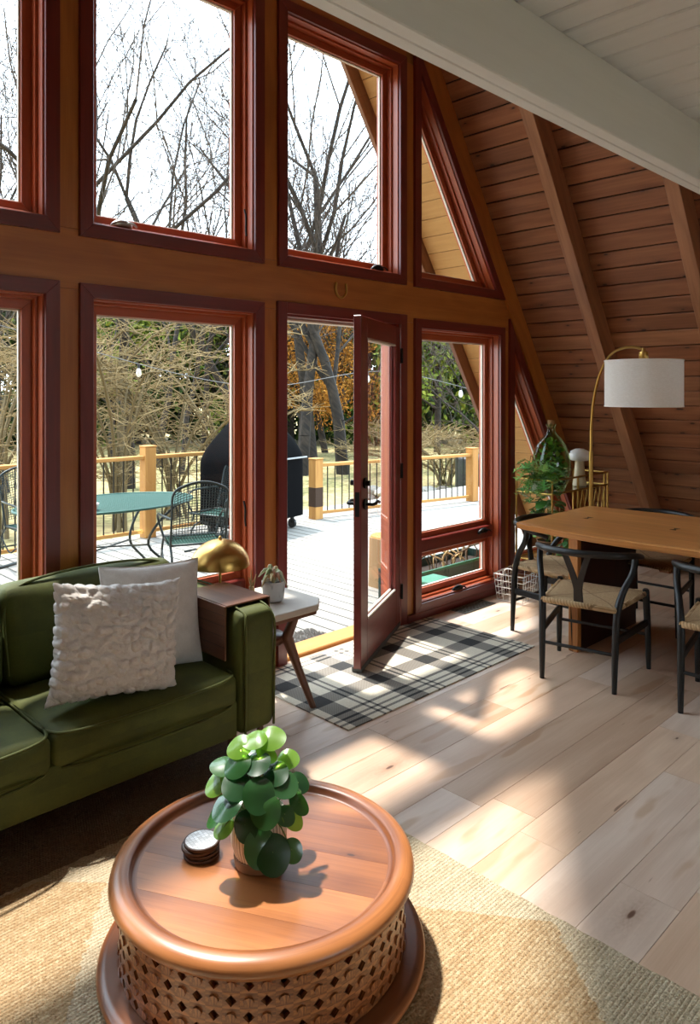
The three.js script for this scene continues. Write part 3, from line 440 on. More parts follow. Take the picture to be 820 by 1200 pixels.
function plantBare(px, depth, seed, o, label) { const [x, z] = at(px, depth), t = thing('bare_tree', label, 'tree', [x, YARD - 0.1, z], 0, 'leafless trees in the yard'), [a, b] = bareTree(seed, o); mesh('trunk', a, barkM, t); mesh('twigs', b, twigM, t).userData.kind = 'stuff'; }
plantBare(8, 16, 101, { h: 8.5, r0: 0.1, split: 0.35, twist: 0.22 }, 'leafless tree seen through the window at the sofa end');
plantBare(62, 19, 108, { h: 9, r0: 0.1, split: 0.35, twist: 0.22 }, 'leafless tree rising behind the post between the sofa windows');
plantBare(152, 17, 117, { h: 10, r0: 0.13, split: 0.3, twist: 0.26, spread: 0.6 }, 'leafless tree with forking trunk in the large upper window');
plantBare(212, 20, 123, { h: 8.5, r0: 0.08, split: 0.4, twist: 0.2 }, 'slim leafless tree in the right half of the large upper window');
plantBare(288, 21, 131, { h: 11.5, r0: 0.13, split: 0.35, twist: 0.22, spread: 0.65 }, 'leafless tree whose boughs reach across the large upper window');
plantBare(354, 20, 142, { h: 12, r0: 0.17, split: 0.42, twist: 0.13, lean: [0.03, 0.03] }, 'tall leafless tree rising through the window above the door');
plantBare(366, 24.5, 151, { h: 11, r0: 0.2, split: 0.55, twist: 0.12 }, 'straight dark trunk seen through the open door');
plantBare(402, 20.5, 163, { h: 8, r0: 0.19, split: 0.45, twist: 0.16, lean: [-0.16, 0.1] }, 'leaning dark trunk behind the door edge');
plantBare(430, 26, 171, { h: 9, r0: 0.11, split: 0.3, twist: 0.24, spread: 0.65 }, 'leafless tree low in the right of the window above the door');
plantBare(556, 17, 187, { h: 4.2, r0: 0.07, split: 0.3, twist: 0.3, spread: 0.7 }, 'small leafless tree beside the railing in the window next to the door');
plantBare(96, 27, 191, { h: 11.5, r0: 0.12, split: 0.35, twist: 0.2 }, 'distant leafless tree behind the forking one');
plantBare(240, 29, 197, { h: 11.5, r0: 0.12, split: 0.35, twist: 0.2 }, 'distant leafless tree behind the reaching boughs');
plantBare(24, 22, 601, { h: 10.5, r0: 0.11, split: 0.3, twist: 0.2 }, 'leafless tree with fine twigs near the sofa end window');
plantBare(186, 23, 607, { h: 11, r0: 0.1, split: 0.3, twist: 0.24, spread: 0.6 }, 'leafless tree with fine twigs in the middle of the large upper window');
plantBare(382, 27, 613, { h: 11, r0: 0.13, split: 0.3, twist: 0.22, spread: 0.65 }, 'leafless tree with fine twigs low in the window above the door');
// pale tangled shrubs behind the patio
function shrub(px, depth, seed, h, label, n = 12, mat = paleTwig) {
  const [x, z] = at(px, depth), t = thing('bare_shrub', label, 'shrub', [x, YARD - 0.05, z], 0, 'tangled bare shrubs beyond the railing'), R = rng(seed), S = new MB(), B = new MB();
  for (let i = 0; i < n; i++) {
    const az = R() * 6.283, out = 0.5 + R() * 1.5, hh = h * (0.55 + 0.5 * R()), p0 = V((R() - 0.5) * 0.5, 0, (R() - 0.5) * 0.5), e = V(Math.cos(az) * out, hh, Math.sin(az) * out), m = V(Math.cos(az) * out * 0.25, hh * 0.55, Math.sin(az) * out * 0.25), pts = curve([p0, m, e, e.clone().add(V(Math.cos(az) * 0.5, -0.1 + R() * 0.2, Math.sin(az) * 0.5))], 10);
    S.path(pts, pts.map((_, k) => lerp(0.03, 0.008, k / 10) * (0.6 + 0.7 * (i % 3) / 2)), 5, false);
    for (let k = 2; k < 11; k++) for (let c = 0; c < 2; c++) { const a2 = R() * 6.283, l = 0.35 + R() * 0.7, d = V(Math.cos(a2), 0.1 + R() * 0.7 - 0.25, Math.sin(a2)).normalize(), q = pts[k].clone().addScaledVector(d, l); const mid = pts[k].clone().lerp(q, 0.5).add(V(0, 0.06 * R(), 0)); B.seg(pts[k], mid, 0.008, 0.006, 3); B.seg(mid, q, 0.006, 0.003, 3); for (let f = 0; f < 3; f++) { const q2 = mid.clone().add(V((R() - 0.5) * 0.6, (R() - 0.4) * 0.45, (R() - 0.5) * 0.6)); B.seg(mid, q2, 0.005, 0.0025, 3); } }
  }
  mesh('stems', S.geo(), barkPale, t); mesh('twigs', B.geo(), mat, t).userData.kind = 'stuff';
}
const barkPale = clay(0x5e4e30, 0.9);
shrub(-10, 11.5, 201, 3.3, 'tangled pale bare shrub outside the window at the sofa end');
shrub(70, 13.0, 205, 3.6, 'tangled pale bare shrub behind the post between the sofa windows');
shrub(140, 12.2, 211, 3.8, 'tangled pale bare shrub behind the green patio table');
shrub(205, 13.5, 223, 3.4, 'tangled pale bare shrub left of the covered grill');
shrub(262, 14.5, 229, 3.2, 'tangled pale bare shrub behind the covered grill');
shrub(520, 19, 233, 1.3, 'low straw coloured shrub beyond the right railing', 16);
shrub(470, 21, 239, 1.2, 'low straw coloured shrub seen past the door glass', 14);
// evergreens and russet foliage behind, leaves as instances
const leafGeo = (() => { const s = new THREE.Shape(); s.moveTo(0, 0); s.quadraticCurveTo(0.09, 0.08, 0, 0.24); s.quadraticCurveTo(-0.09, 0.08, 0, 0); const g = new THREE.ShapeGeometry(s, 3); return g; })();
const leafM = new THREE.MeshPhysicalMaterial({ color: 0xffffff, roughness: 0.8, specularIntensity: 0.25, side: THREE.DoubleSide });
function leafy(name, label, px, depth, h, w, n, cols, seed, group, size = 1, base = 0) {
  const [x, z] = at(px, depth), t = thing(name, label, 'tree', [x, YARD - 0.1, z], 0, group), R = rng(seed), L = new THREE.InstancedMesh(leafGeo, leafM, n), m = new THREE.Matrix4(), q = new THREE.Quaternion(), e = new THREE.Euler(), col = new THREE.Color(), br = new MB();
  const lumps = [...Array(24)].map(() => { const a = R() * 6.283, v = base + (1 - base) * Math.pow(R(), 0.9), rad = w * (1 - 0.4 * v) * Math.sqrt(R()); return [Math.cos(a) * rad, h * (0.06 + 0.9 * v), Math.sin(a) * rad, w * (0.28 + 0.3 * R())]; });
  br.path([V(0, 0, 0), V(0.1, h * 0.5, 0), V(0, h * 0.92, 0.05)], [w * 0.07, w * 0.05, 0.02], 7); for (const l of lumps) br.seg(V(0, l[1] * 0.7, 0), V(l[0], l[1], l[2]), 0.05, 0.02, 4);
  for (let i = 0; i < n; i++) { const l = lumps[Math.floor(R() * lumps.length)], u = V(R() - 0.5, R() - 0.5, R() - 0.5).normalize().multiplyScalar(l[3] * Math.pow(R(), 0.4)), s = size * (0.7 + 0.8 * R()); e.set(R() * 6.28, R() * 6.28, R() * 6.28); q.setFromEuler(e); m.compose(V(l[0] + u.x, Math.max(0.1, l[1] + u.y * 0.85), l[2] + u.z), q, V(s, s, s)); L.setMatrixAt(i, m); const c = cols[Math.floor(R() * cols.length)]; col.set(c).multiplyScalar(0.8 + 0.5 * R()); L.setColorAt(i, col); }
  L.name = 'foliage'; L.userData.kind = 'stuff'; L.castShadow = L.receiveShadow = true; t.add(L); mesh('trunk', br.geo(), barkM, t);
}
const GR = [0x22341a, 0x182614, 0x2f421d, 0x465822], YG = [0x5a6a26, 0x6e7a30, 0x3f5422, 0x7c8436], OR = [0x8a5a22, 0xa36c2a, 0x6e4a20, 0xb07c34];
const EG = 'evergreens along the edge of the yard';
[[-60, 33, 7.6, 2.7], [-15, 30, 6.8, 2.4], [30, 34, 7.6, 2.6], [75, 31, 7.0, 2.4], [118, 35, 7.6, 2.8], [160, 32, 7.2, 2.5], [205, 36, 7.8, 2.8], [250, 33, 7.2, 2.6], [295, 37, 7.8, 2.8], [340, 34, 7.0, 2.6], [385, 38, 7.6, 2.8], [430, 35, 7.2, 2.6], [470, 38, 7.4, 2.7], [510, 33, 6.6, 2.5], [550, 36, 6.6, 2.7], [595, 33, 6.2, 2.6], [640, 36, 6.8, 2.8]].forEach(([px, d, h, w], i) => leafy('evergreen_tree', 'dense dark evergreen tree along the far edge of the yard', px, d, h * 1.08, w * 1.1, 7500, i % 4 === 3 || i > 12 && i < 15 ? YG.concat(GR) : GR, 300 + i, EG, 1.3));
leafy('russet_tree', 'small tree with orange brown winter leaves behind the straight trunk', 352, 26.5, 5.6, 1.5, 6500, OR, 402, 'russet leaved trees', 0.42, 0.25);
leafy('russet_tree', 'small tree with orange brown winter leaves behind the leaning trunk', 398, 25, 5.4, 1.5, 6500, OR, 405, 'russet leaved trees', 0.42, 0.25);
leafy('green_tree', 'yellow green leafed tree at the top of the window beside the door', 512, 27, 6.4, 2.0, 4200, YG, 409, null, 0.9, 0.35);
leafy('green_tree', 'yellow green leafed tree behind the shrubs left of the patio', 130, 26, 6.2, 1.7, 2600, YG, 411, null, 0.9, 0.4);
{ // rocks and a dark barrel in the yard
  const R = rng(77), shapes = [1, 2, 3].map((s) => { const g = new THREE.IcosahedronGeometry(1, 2), p = g.attributes.position; for (let i = 0; i < p.count; i++) { const k = 0.75 + 0.5 * noise(p.getX(i) * 1.7 + s * 9, p.getY(i) * 1.7 + p.getZ(i) * 1.3); p.setXYZ(i, p.getX(i) * k, p.getY(i) * k * 0.6, p.getZ(i) * k); } g.computeVertexNormals(); return g; });
  const mats = [clay(0xb9b3a6, 0.95), clay(0x7f7a70, 0.95), clay(0x5c5348, 0.95)];
  for (let i = 0; i < 26; i++) { const px = 425 + i * 5.6 + R() * 2, [x, z] = at(px, 14.2 + (i % 3) * 1.2 + R() * 0.6), m = mesh('garden_rock', shapes[i % 3], mats[Math.floor(R() * 3)]); const s = 0.12 + R() * 0.12; m.scale.set(s * 1.3, s, s); m.position.set(x, YARD + s * 0.3, z); m.rotation.y = R() * 6; tag(m, 'weathered rock in the garden border beyond the railing', 'rock', 'rocks in the garden border'); }
  const [x, z] = at(556, 15.2), b = thing('fire_barrel', 'squat black barrel standing among the rocks beyond the railing', 'barrel', [x, YARD, z]); mesh('barrel_body', lathe([[0, 0.25], [0.36, 0.25], [0.4, 0.4], [0.4, 0.95], [0.36, 1.02], [0, 1.02]], 24), clay(0x101010, 0.5), b); for (let k = 0; k < 3; k++) { const a = k * 2.1; mesh('barrel_leg', tubeGeo([V(Math.cos(a) * 0.28, 0.3, Math.sin(a) * 0.28), V(Math.cos(a) * 0.34, 0, Math.sin(a) * 0.34)], 0.03, 6), M.blackMetal, b); }
}

// ---------------------------------------------------------------- rugs
{ // woven jute rug with cream and tan fields
  const x0 = -0.9, x1 = 2.012, z0 = 0.36, z1 = 3.15, w = 1400, h = 1340;
  const inPoly = (P, x, z) => { let c = false; for (let i = 0, j = P.length - 1; i < P.length; j = i++) if ((P[i][1] > z) !== (P[j][1] > z) && x < (P[j][0] - P[i][0]) * (z - P[i][1]) / (P[j][1] - P[i][1]) + P[i][0]) c = !c; return c; };
  const tan = [[[1.33, 1.32], [1.99, 2.229], [1.33, 3.0], [1.05, 2.6], [1.1, 1.6]], [[0.72, 0.955], [0.967, 0.965], [1.115, 1.12], [0.79, 1.555], [0.3, 2.2], [-0.2, 1.5], [0.2, 0.96]], [[-0.9, 1.2], [-0.4, 1.9], [-0.9, 2.6]], [[0.3, 2.5], [0.9, 3.15], [-0.3, 3.15]]];
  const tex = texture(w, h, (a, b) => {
    const x = lerp(x0, x1, a), z = lerp(z0, z1, b), wob = (noise(x * 70, z * 70) - 0.5) * 0.018, X = x + wob, Z = z + wob * 0.7;
    const n = fbm(x * 5, z * 34, 3), f = noise(x * 260, z * 300), g = noise(x * 120 + 9, z * 170);
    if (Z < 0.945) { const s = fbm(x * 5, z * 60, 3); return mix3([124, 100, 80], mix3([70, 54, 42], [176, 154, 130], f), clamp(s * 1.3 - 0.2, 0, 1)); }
    const t = tan.some((P) => inPoly(P, X, Z)); let c = t ? mix3([198, 170, 128], [166, 134, 92], clamp(n * 1.4 - 0.3, 0, 1)) : mix3([208, 192, 162], [180, 162, 130], clamp(n * 1.2 - 0.2, 0, 1));
    c = mix3(c, t ? [136, 104, 68] : [140, 122, 94], f * f * 0.75); return mix3(c, [232, 214, 178], g * g * 0.5);
  });
  const bump = texture(256, 256, (a, b) => { const row = b * 16, i = Math.floor(row), p = Math.sin((a * 22 + (i % 2) * 0.5) * 6.283) * 0.5 + 0.5, q = Math.sin((row - i) * Math.PI), v = 255 * clamp(q * (0.35 + 0.65 * p) + (noise(a * 90, b * 90) - 0.5) * 0.4, 0, 1); return [v, v, v]; }, { srgb: false, repeat: [14, 14] });
  const t = thing('jute_rug', 'woven jute area rug with cream and tan geometric fields', 'rug', [0, 0, 0]);
  const nx = 60, nz = 56, g = new THREE.BoxGeometry(x1 - x0, 0.011, z1 - z0, nx, 1, nz), p = g.attributes.position, uv = g.attributes.uv; for (let i = 0; i < p.count; i++) { const X = p.getX(i), Z = p.getZ(i); uv.setXY(i, X / (x1 - x0) + 0.5, Z / (z1 - z0) + 0.5); if (p.getY(i) > 0) p.setY(i, 0.0055 + noise(X * 9, Z * 9) * 0.002); if (Math.abs(X) > (x1 - x0) / 2 - 0.001) p.setX(i, X + (noise(Z * 30, 4) - 0.5) * 0.008); }
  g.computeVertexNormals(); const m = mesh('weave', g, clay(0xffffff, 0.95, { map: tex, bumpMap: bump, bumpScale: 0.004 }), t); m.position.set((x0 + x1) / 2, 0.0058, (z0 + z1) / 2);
}
{ // black and cream plaid doormat
  const x0 = 2.44, x1 = 4.07, z0 = 0.05, z1 = 0.89;
  const band = (s) => { s = ((s % 0.42) + 0.42) % 0.42; return s < 0.1 || (s > 0.185 && s < 0.2) || (s > 0.215 && s < 0.23) || (s > 0.29 && s < 0.305) ? 1 : 0; };
  const bx = (s) => { s = s % 0.43; return s > 0.05 && s < 0.165 ? 1 : s > 0.245 && s < 0.262 ? 1 : s > 0.29 && s < 0.307 ? 1 : 0; };
  const bz = (d) => { for (const [a, b] of [[0.03, 0.048], [0.075, 0.093], [0.19, 0.29], [0.46, 0.57], [0.68, 0.70], [0.74, 0.758], [0.785, 0.803]]) if (d > a && d < b) return 1; return 0; };
  const tex = texture(1024, 512, (a, b) => { const X = a * (x1 - x0), Z = b * (z1 - z0), s = bx(X) + bz(Z), th = noise(a * 420, b * 240), c = s === 2 ? [34, 34, 33] : s === 1 ? (((Math.floor(a * 340) + Math.floor(b * 170)) % 2) ? [96, 92, 86] : [150, 143, 130]) : [222, 212, 190]; return mix3(c, mix3(c, [120, 112, 100], 0.5), th * 0.4); });
  const t = thing('doormat', 'black and cream plaid woven mat inside the open door', 'doormat', [0, 0, 0]), g = new THREE.BoxGeometry(x1 - x0, 0.006, z1 - z0, 40, 1, 20), p = g.attributes.position, uv = g.attributes.uv;
  for (let i = 0; i < p.count; i++) { uv.setXY(i, p.getX(i) / (x1 - x0) + 0.5, p.getZ(i) / (z1 - z0) + 0.5); if (p.getY(i) > 0) p.setY(i, 0.003 + 0.0016 * noise(p.getX(i) * 6, p.getZ(i) * 6)); } g.computeVertexNormals();
  const m = mesh('weave', g, clay(0xffffff, 0.95, { map: tex }), t); m.position.set((x0 + x1) / 2, 0.0032, (z0 + z1) / 2);
}
{ // floor register
  const t = thing('floor_vent', 'antique brown metal floor register in front of the window', 'vent', [4.5, 0, 0.115]), mt = clay(0x6e6658, 0.5, { metalness: 0.6 }); box('frame', [-0.19, 0.0, -0.065], [0.19, 0.006, -0.05], mt, t); box('frame', [-0.19, 0.0, 0.05], [0.19, 0.006, 0.065], mt, t); box('frame', [-0.19, 0.0, -0.05], [-0.175, 0.006, 0.05], mt, t); box('frame', [0.175, 0.0, -0.05], [0.19, 0.006, 0.05], mt, t); box('duct_shade', [-0.175, 0.0, -0.05], [0.175, 0.001, 0.05], M.black, t);  // a flat black sheet paints the shade of the hollow below the grille
  const s = (g, x, z, q) => { const m = mesh('scrollwork', g, mt, t); m.position.set(x, 0.003, z); m.rotation.y = q; }; const rg = new THREE.TorusGeometry(0.017, 0.0035, 5, 14).rotateX(Math.PI / 2); for (let i = 0; i < 9; i++) for (let j = 0; j < 3; j++) s(rg, -0.152 + i * 0.038, -0.033 + j * 0.033, 0);
}
// ---------------------------------------------------------------- sofa
const velvetTex = texture(256, 256, (a, b) => { const n = fbm(a * 5, b * 5, 4), f = noise(a * 120, b * 120); return mix3([60, 66, 18], [86, 92, 30], clamp(n * 1.3 - 0.15 + (f - 0.5) * 0.25, 0, 1)); }, { repeat: [2, 2] });
const velvet = new THREE.MeshPhysicalMaterial({ map: velvetTex, roughness: 0.75, sheen: 0.8, sheenRoughness: 0.3, sheenColor: new THREE.Color(0xb4cc80) });
{
  const t = thing('sofa', 'green velvet sofa with piped cushions, its back to the windows', 'sofa', [0, 0, 0]);
  const add = (name, g, x, y, z, par = t) => { const m = mesh(name, grainUV(g), velvet, par); m.position.set(x, y, z); return m; };
  const X0 = -0.32, X1 = 2.045, ZF = 0.845, AW = 0.195;
  add('base', puffBox(X1 - X0 - 2 * AW, 0.16, 0.78, 0.02), (X0 + X1) / 2, 0.225, 0.445);
  for (const [x, s] of [[X1 - AW / 2, 1], [X0 + AW / 2, -1]]) {
    const a = add('arm', puffBox(AW, 0.52, 0.80, 0.045, [0.006, 0.008, 0.004], 22), x, 0.405, 0.45);
    for (const dx of [-0.07, 0.07]) mesh('piping', tubeGeo([V(dx * 1.08, -0.25, 0.402), V(dx * 1.08, 0.0, 0.405), V(dx * 1.08, 0.205, 0.404), V(dx * 0.95, 0.245, 0.385), V(dx * 0.95, 0.266, 0.32), V(dx * 0.95, 0.268, -0.3)], 0.0055, 6, 30), velvet, a);
  }
  add('back', puffBox(X1 - X0 - 0.02, 0.58, 0.17, 0.05, [0, 0.004, 0.01], 26), (X0 + X1) / 2, 0.44, 0.135);
  const seats = [[1.065, 1.848], [0.27, 1.06], [-0.12, 0.265]].slice(0, 2);
  const cushionPiping = (w, h, d, r, y) => { const p = [], k = r * 0.3, a = w / 2 - k, b = d / 2 - k; const P = [[-a, -b + 0.05], [-a, b - 0.05], [-a + 0.05, b], [a - 0.05, b], [a, b - 0.05], [a, -b + 0.05]]; return tubeGeo(P.map(([x, z]) => V(x, y, z)), 0.0055, 6, 60); };
  for (const [a, b] of [[1.065, 1.848], [0.272, 1.06], [-0.125, 0.268]]) { const w = b - a, d = 0.6, h = 0.135, q = add('seat_cushion', puffBox(w, h, d, 0.035, [0.004, 0.028, 0.018], 26), (a + b) / 2, 0.345, 0.54 + (a < 1 ? 0.012 : 0)); for (const y of [h / 2 - 0.006, -h / 2 + 0.008]) mesh('piping', cushionPiping(w + 0.006, h, d + 0.022, 0.03, y), velvet, q); }
  for (const [a, b] of [[1.08, 1.85], [0.272, 1.072], [-0.125, 0.268]]) { const w = b - a, h = 0.4, g = puffBox(w, h, 0.17, 0.055, [0.004, 0.01, 0.045], 26), q = add('back_cushion', g, (a + b) / 2, 0.615, 0.275); q.rotation.x = -0.16; mesh('piping', tubeGeo([V(-w / 2 + 0.012, -h / 2 + 0.05, 0.062), V(-w / 2 + 0.012, h / 2 - 0.09, 0.062), V(-w / 2 + 0.06, h / 2 - 0.016, 0.062), V(w / 2 - 0.06, h / 2 - 0.016, 0.062), V(w / 2 - 0.012, h / 2 - 0.09, 0.062), V(w / 2 - 0.012, -h / 2 + 0.05, 0.062)], 0.006, 6, 50), velvet, q); }
  for (const x of [X0 + 0.12, X1 - 0.12]) for (const z of [0.12, 0.68]) mesh('leg', tubeGeo([V(x, 0.15, z), V(x, 0, z)], [0.026, 0.018], 10), M.walnut, t);
  // walnut arm tray
  const ax = X1 - AW / 2, tr = thing('arm_tray', 'walnut slatted tray draped over the sofa arm', 'tray', [ax, 0.678, 0.60]);
  const top = box('tray_top', [-0.112, 0.0, -0.17], [0.112, 0.008, 0.17], M.walnut, tr, 'z', 0.002, 1); box('tray_side', [-0.122, -0.225, -0.17], [-0.113, 0.006, 0.17], M.walnut, tr, 'z', 0.002, 2); box('tray_side', [0.113, -0.16, -0.17], [0.122, 0.006, 0.17], M.walnut, tr, 'z', 0.002, 3); for (let i = 0; i < 4; i++) box('slat_groove', [-0.1225, -0.17 + i * 0.045, -0.168], [-0.1215, -0.168 + i * 0.045, 0.168], M.blackWood, tr, 'z', 0.0003);
}
// ---------------------------------------------------------------- cushions
function pillow(name, label, w, h, t, pos, rot, tuft, color, n = 64) {
  const half = [], pos2 = [], idx = [], N = n, o = thing(name, label, 'cushion', pos);
  for (const s of [1, -1]) for (let j = 0; j <= N; j++) for (let i = 0; i <= N; i++) {
    const u = i / N * 2 - 1, v = j / N * 2 - 1, e = Math.pow(Math.max(0, (1 - Math.pow(Math.abs(u), 2.6)) * (1 - Math.pow(Math.abs(v), 2.6))), 0.55), pinch = 1 - 0.07 * (1 - Math.pow(Math.abs(u), 2)) * Math.pow(Math.abs(v), 4), pin2 = 1 - 0.07 * (1 - v * v) * Math.pow(Math.abs(u), 4);
    let z = s * t / 2 * e + 0.006 * s * e * Math.sin(u * 5 + v * 3 + 1); let x = u * w / 2 * pin2, y = v * h / 2 * pinch;
    if (tuft) { let q = 0; const gx = u * 6.5 + 0.7 * noise(v * 5 + 3, u * 2), gy = v * 5.5 + 0.7 * noise(u * 5 + 9, v * 2); for (let a = -1; a <= 1; a++) for (let b = -1; b <= 1; b++) { const ci = Math.floor(gx) + a, cj = Math.floor(gy) + b, hx = PERM[(ci * 7 + cj * 13 + 600) & 255] / 255, hy = PERM[(ci * 29 + cj * 5 + 640) & 255] / 255, dd = Math.hypot(gx - ci - 0.2 - 0.6 * hx, (gy - cj - 0.2 - 0.6 * hy) * 1.2); q = Math.max(q, Math.sqrt(Math.max(0, 1 - dd * dd / 0.3))); } const k = tuft * (q * (PERM[(Math.floor(gx) * 3 + Math.floor(gy) * 11 + 500) & 255] > 70 ? 1 : 0.45) + 0.35 * (noise(u * 40 + 8, v * 40) - 0.5)); z += s * k * Math.min(1, e * 2); const ed = Math.max(Math.abs(u), Math.abs(v)); if (ed > 0.9) { x += u * k * 0.6; y += v * k * 0.6; } }
    pos2.push(x, y, z);
  }
  const S = (N + 1) * (N + 1); for (let s = 0; s < 2; s++) for (let j = 0; j < N; j++) for (let i = 0; i < N; i++) { const a = s * S + j * (N + 1) + i, b = a + N + 1; s ? idx.push(a, b, a + 1, b, b + 1, a + 1) : idx.push(a, a + 1, b, b, a + 1, b + 1); }
  let g = new THREE.BufferGeometry(); g.setAttribute('position', new THREE.Float32BufferAttribute(pos2, 3)); g.setIndex(idx); g.computeVertexNormals(); g = grainUV(g);
  const m = mesh('cover', g, color, o); m.rotation.set(...rot, 'YXZ'); if (!tuft) { const P = []; for (let k = 0; k <= 80; k++) { const a = k / 80 * 4, q = Math.floor(a) % 4, f = (a % 1) * 2 - 1, [u, v] = [[f, -1], [1, f], [-f, 1], [-1, -f]][q]; P.push(V(u * w / 2 * (1 - 0.07 * (1 - v * v) * Math.pow(Math.abs(u), 4)), v * h / 2 * (1 - 0.07 * (1 - u * u) * Math.pow(Math.abs(v), 4)), 0)); } mesh('seam', new MB().path(P, 0.004, 6).geo(), color, m); }
  return o;
}
const linenTex = texture(256, 256, (a, b) => { const n = fbm(a * 8, b * 8, 3), f = noise(a * 128, b * 128); return mix3([226, 220, 212], [202, 194, 184], clamp(n * 0.8 + (f - 0.5) * 0.5, 0, 1)); }, { repeat: [4, 4] });
const linen = new THREE.MeshPhysicalMaterial({ map: linenTex, roughness: 0.95, sheen: 0.3, sheenColor: new THREE.Color(0xffffff) });
pillow('throw_cushion', 'smooth off-white linen cushion leaning in the sofa corner', 0.455, 0.45, 0.15, [1.613, 0.64, 0.545], [-0.2, -0.05, -0.06], 0, linen);
pillow('tufted_cushion', 'shaggy white tufted cushion leaning in front of the linen one', 0.5, 0.43, 0.15, [1.372, 0.64, 0.70], [-0.16, -0.12, -0.11], 0.013, linen, 130);
// ---------------------------------------------------------------- side table and what stands on it
{
  const t = thing('side_table', 'small side table with faceted white top and splayed walnut legs beside the sofa', 'table', [2.32, 0, 0.42]), topM = clay(0xd9d3ca, 0.45, { map: texture(256, 256, (a, b) => mix3([236, 232, 226], [206, 200, 192], Math.pow(fbm(a * 5, b * 5, 5), 2) * 1.3)) });
  const oct = (r, c) => { const s = new THREE.Shape(), a = r, b = r - c; [[a, b], [b, a], [-b, a], [-a, b], [-a, -b], [-b, -a], [b, -a], [a, -b]].forEach(([x, y], i) => (i ? s.lineTo(x, y) : s.moveTo(x, y))); return s; };
  const g = new THREE.ExtrudeGeometry(oct(0.225, 0.08), { depth: 0.022, bevelThickness: 0.006, bevelSize: 0.006, bevelSegments: 2 }); g.rotateX(-Math.PI / 2); const top = mesh('top', grainUV(g), topM, t); top.position.y = 0.515; 
  const e = new THREE.ExtrudeGeometry(oct(0.222, 0.08), { depth: 0.018, bevelEnabled: false }); e.rotateX(-Math.PI / 2); mesh('edge_band', grainUV(e), M.walnut, t).position.y = 0.492;
  for (const [sx, sz] of [[1, 1], [1, -1], [-1, 1], [-1, -1]]) mesh('leg', new MB().path([V(sx * 0.11, 0.49, sz * 0.11), V(sx * 0.075, 0.36, sz * 0.075), V(sx * 0.115, 0.2, sz * 0.115), V(sx * 0.17, 0, sz * 0.17)], [0.022, 0.03, 0.022, 0.016], 8).geo(), M.walnut, t);
  mesh('hub', lathe([[0, 0.33], [0.09, 0.335], [0.09, 0.375], [0, 0.38]], 20), M.walnut, t);
  const TY = 0.545;
  const l = thing('dome_lamp', 'small brass table lamp with domed shade behind the cushions', 'lamp', [2.12, TY, 0.31]);
  mesh('lamp_base', lathe([[0, 0], [0.075, 0], [0.078, 0.008], [0.07, 0.016], [0.008, 0.02], [0, 0.02]], 32), M.brass, l); mesh('stem', new THREE.CylinderGeometry(0.0065, 0.0065, 0.24, 12), M.brass, l).position.y = 0.135;
  const prof = []; for (let i = 0; i <= 20; i++) { const a = i / 20 * Math.PI / 2; prof.push([0.145 * Math.cos(a) + 0.0001, 0.19 + 0.13 * Math.sin(a)]); } for (let i = 20; i >= 0; i--) { const a = i / 20 * Math.PI / 2; prof.push([0.142 * Math.cos(a) + 0.0001, 0.187 + 0.13 * Math.sin(a)]); } mesh('shade', lathe(prof, 48), M.brass, l); mesh('finial', lathe([[0, 0.316], [0.008, 0.318], [0.008, 0.33], [0.004, 0.336], [0, 0.336]], 12), M.brass, l);
  const p = thing('succulent_pot', 'marbled white pot with a drooping pale succulent on the side table', 'potted plant', [2.345, TY, 0.45]);
  const mb = clay(0xffffff, 0.5, { map: texture(128, 128, (a, b) => mix3([222, 222, 220], [150, 150, 150], sstep(0.55, 0.8, fbm(a * 9, b * 9, 4)))) });
  mesh('pot', lathe([[0, 0], [0.042, 0], [0.052, 0.012], [0.06, 0.1], [0.054, 0.1], [0.047, 0.02], [0, 0.02]], 32), mb, p); mesh('soil', lathe([[0, 0.085], [0.053, 0.085]], 20), clay(0x2a2018, 1), p);
  const R = rng(12), lm = [clay(0x9fb27a, 0.6), clay(0xb9a26e, 0.6), clay(0xa3704c, 0.6), clay(0xc3cba8, 0.6)]; for (let i = 0; i < 18; i++) { const a = i * 2.4, o = 0.03 + R() * 0.035, y = 0.12 + R() * 0.06, pts = curve([V(0, 0.085, 0), V(Math.cos(a) * o * 0.6, y + 0.01, Math.sin(a) * o * 0.6), V(Math.cos(a) * o * 1.35, y - 0.01 - R() * 0.05, Math.sin(a) * o * 1.35)], 8); mesh('leaf', new MB().path(pts, pts.map((_, k) => 0.002 + 0.010 * Math.sin(Math.PI * (0.15 + 0.85 * k / 8))), 7, true, pts.map((_, k) => 0.0015 + 0.004 * Math.sin(Math.PI * (0.15 + 0.85 * k / 8)))).geo(), lm[i % 4], p); }
  const tg = thing('twig_figure', 'little beige twig ornament beside the succulent pot', 'ornament', [2.27, TY, 0.37]), tm = clay(0xa98c62, 0.8); mesh('stem', tubeGeo([V(0, 0, 0), V(0.003, 0.04, 0), V(-0.002, 0.07, 0)], [0.016, 0.013, 0.013], 8), tm, tg); for (const [dx, dz, hh] of [[-0.02, 0, 0.12], [0.02, 0.01, 0.13], [0.005, -0.015, 0.15]]) mesh('branch', tubeGeo([V(0, 0.06, 0), V(dx * 0.5, 0.09, dz * 0.5), V(dx, hh, dz)], [0.007, 0.005, 0.002], 6), tm, tg);
  const bd = thing('bead_ring', 'ring of small black beads behind the succulent pot', 'beads', [2.40, TY, 0.40]); const bg = new THREE.SphereGeometry(0.009, 10, 8); for (let i = 0; i < 14; i++) { const a = i / 14 * Math.PI * 2, m = mesh('bead', bg, M.black, bd); m.position.set(0.014 * Math.sin(a * 2) * 0.2, 0.055 + 0.045 * Math.sin(a), 0.034 * Math.cos(a)); }
}
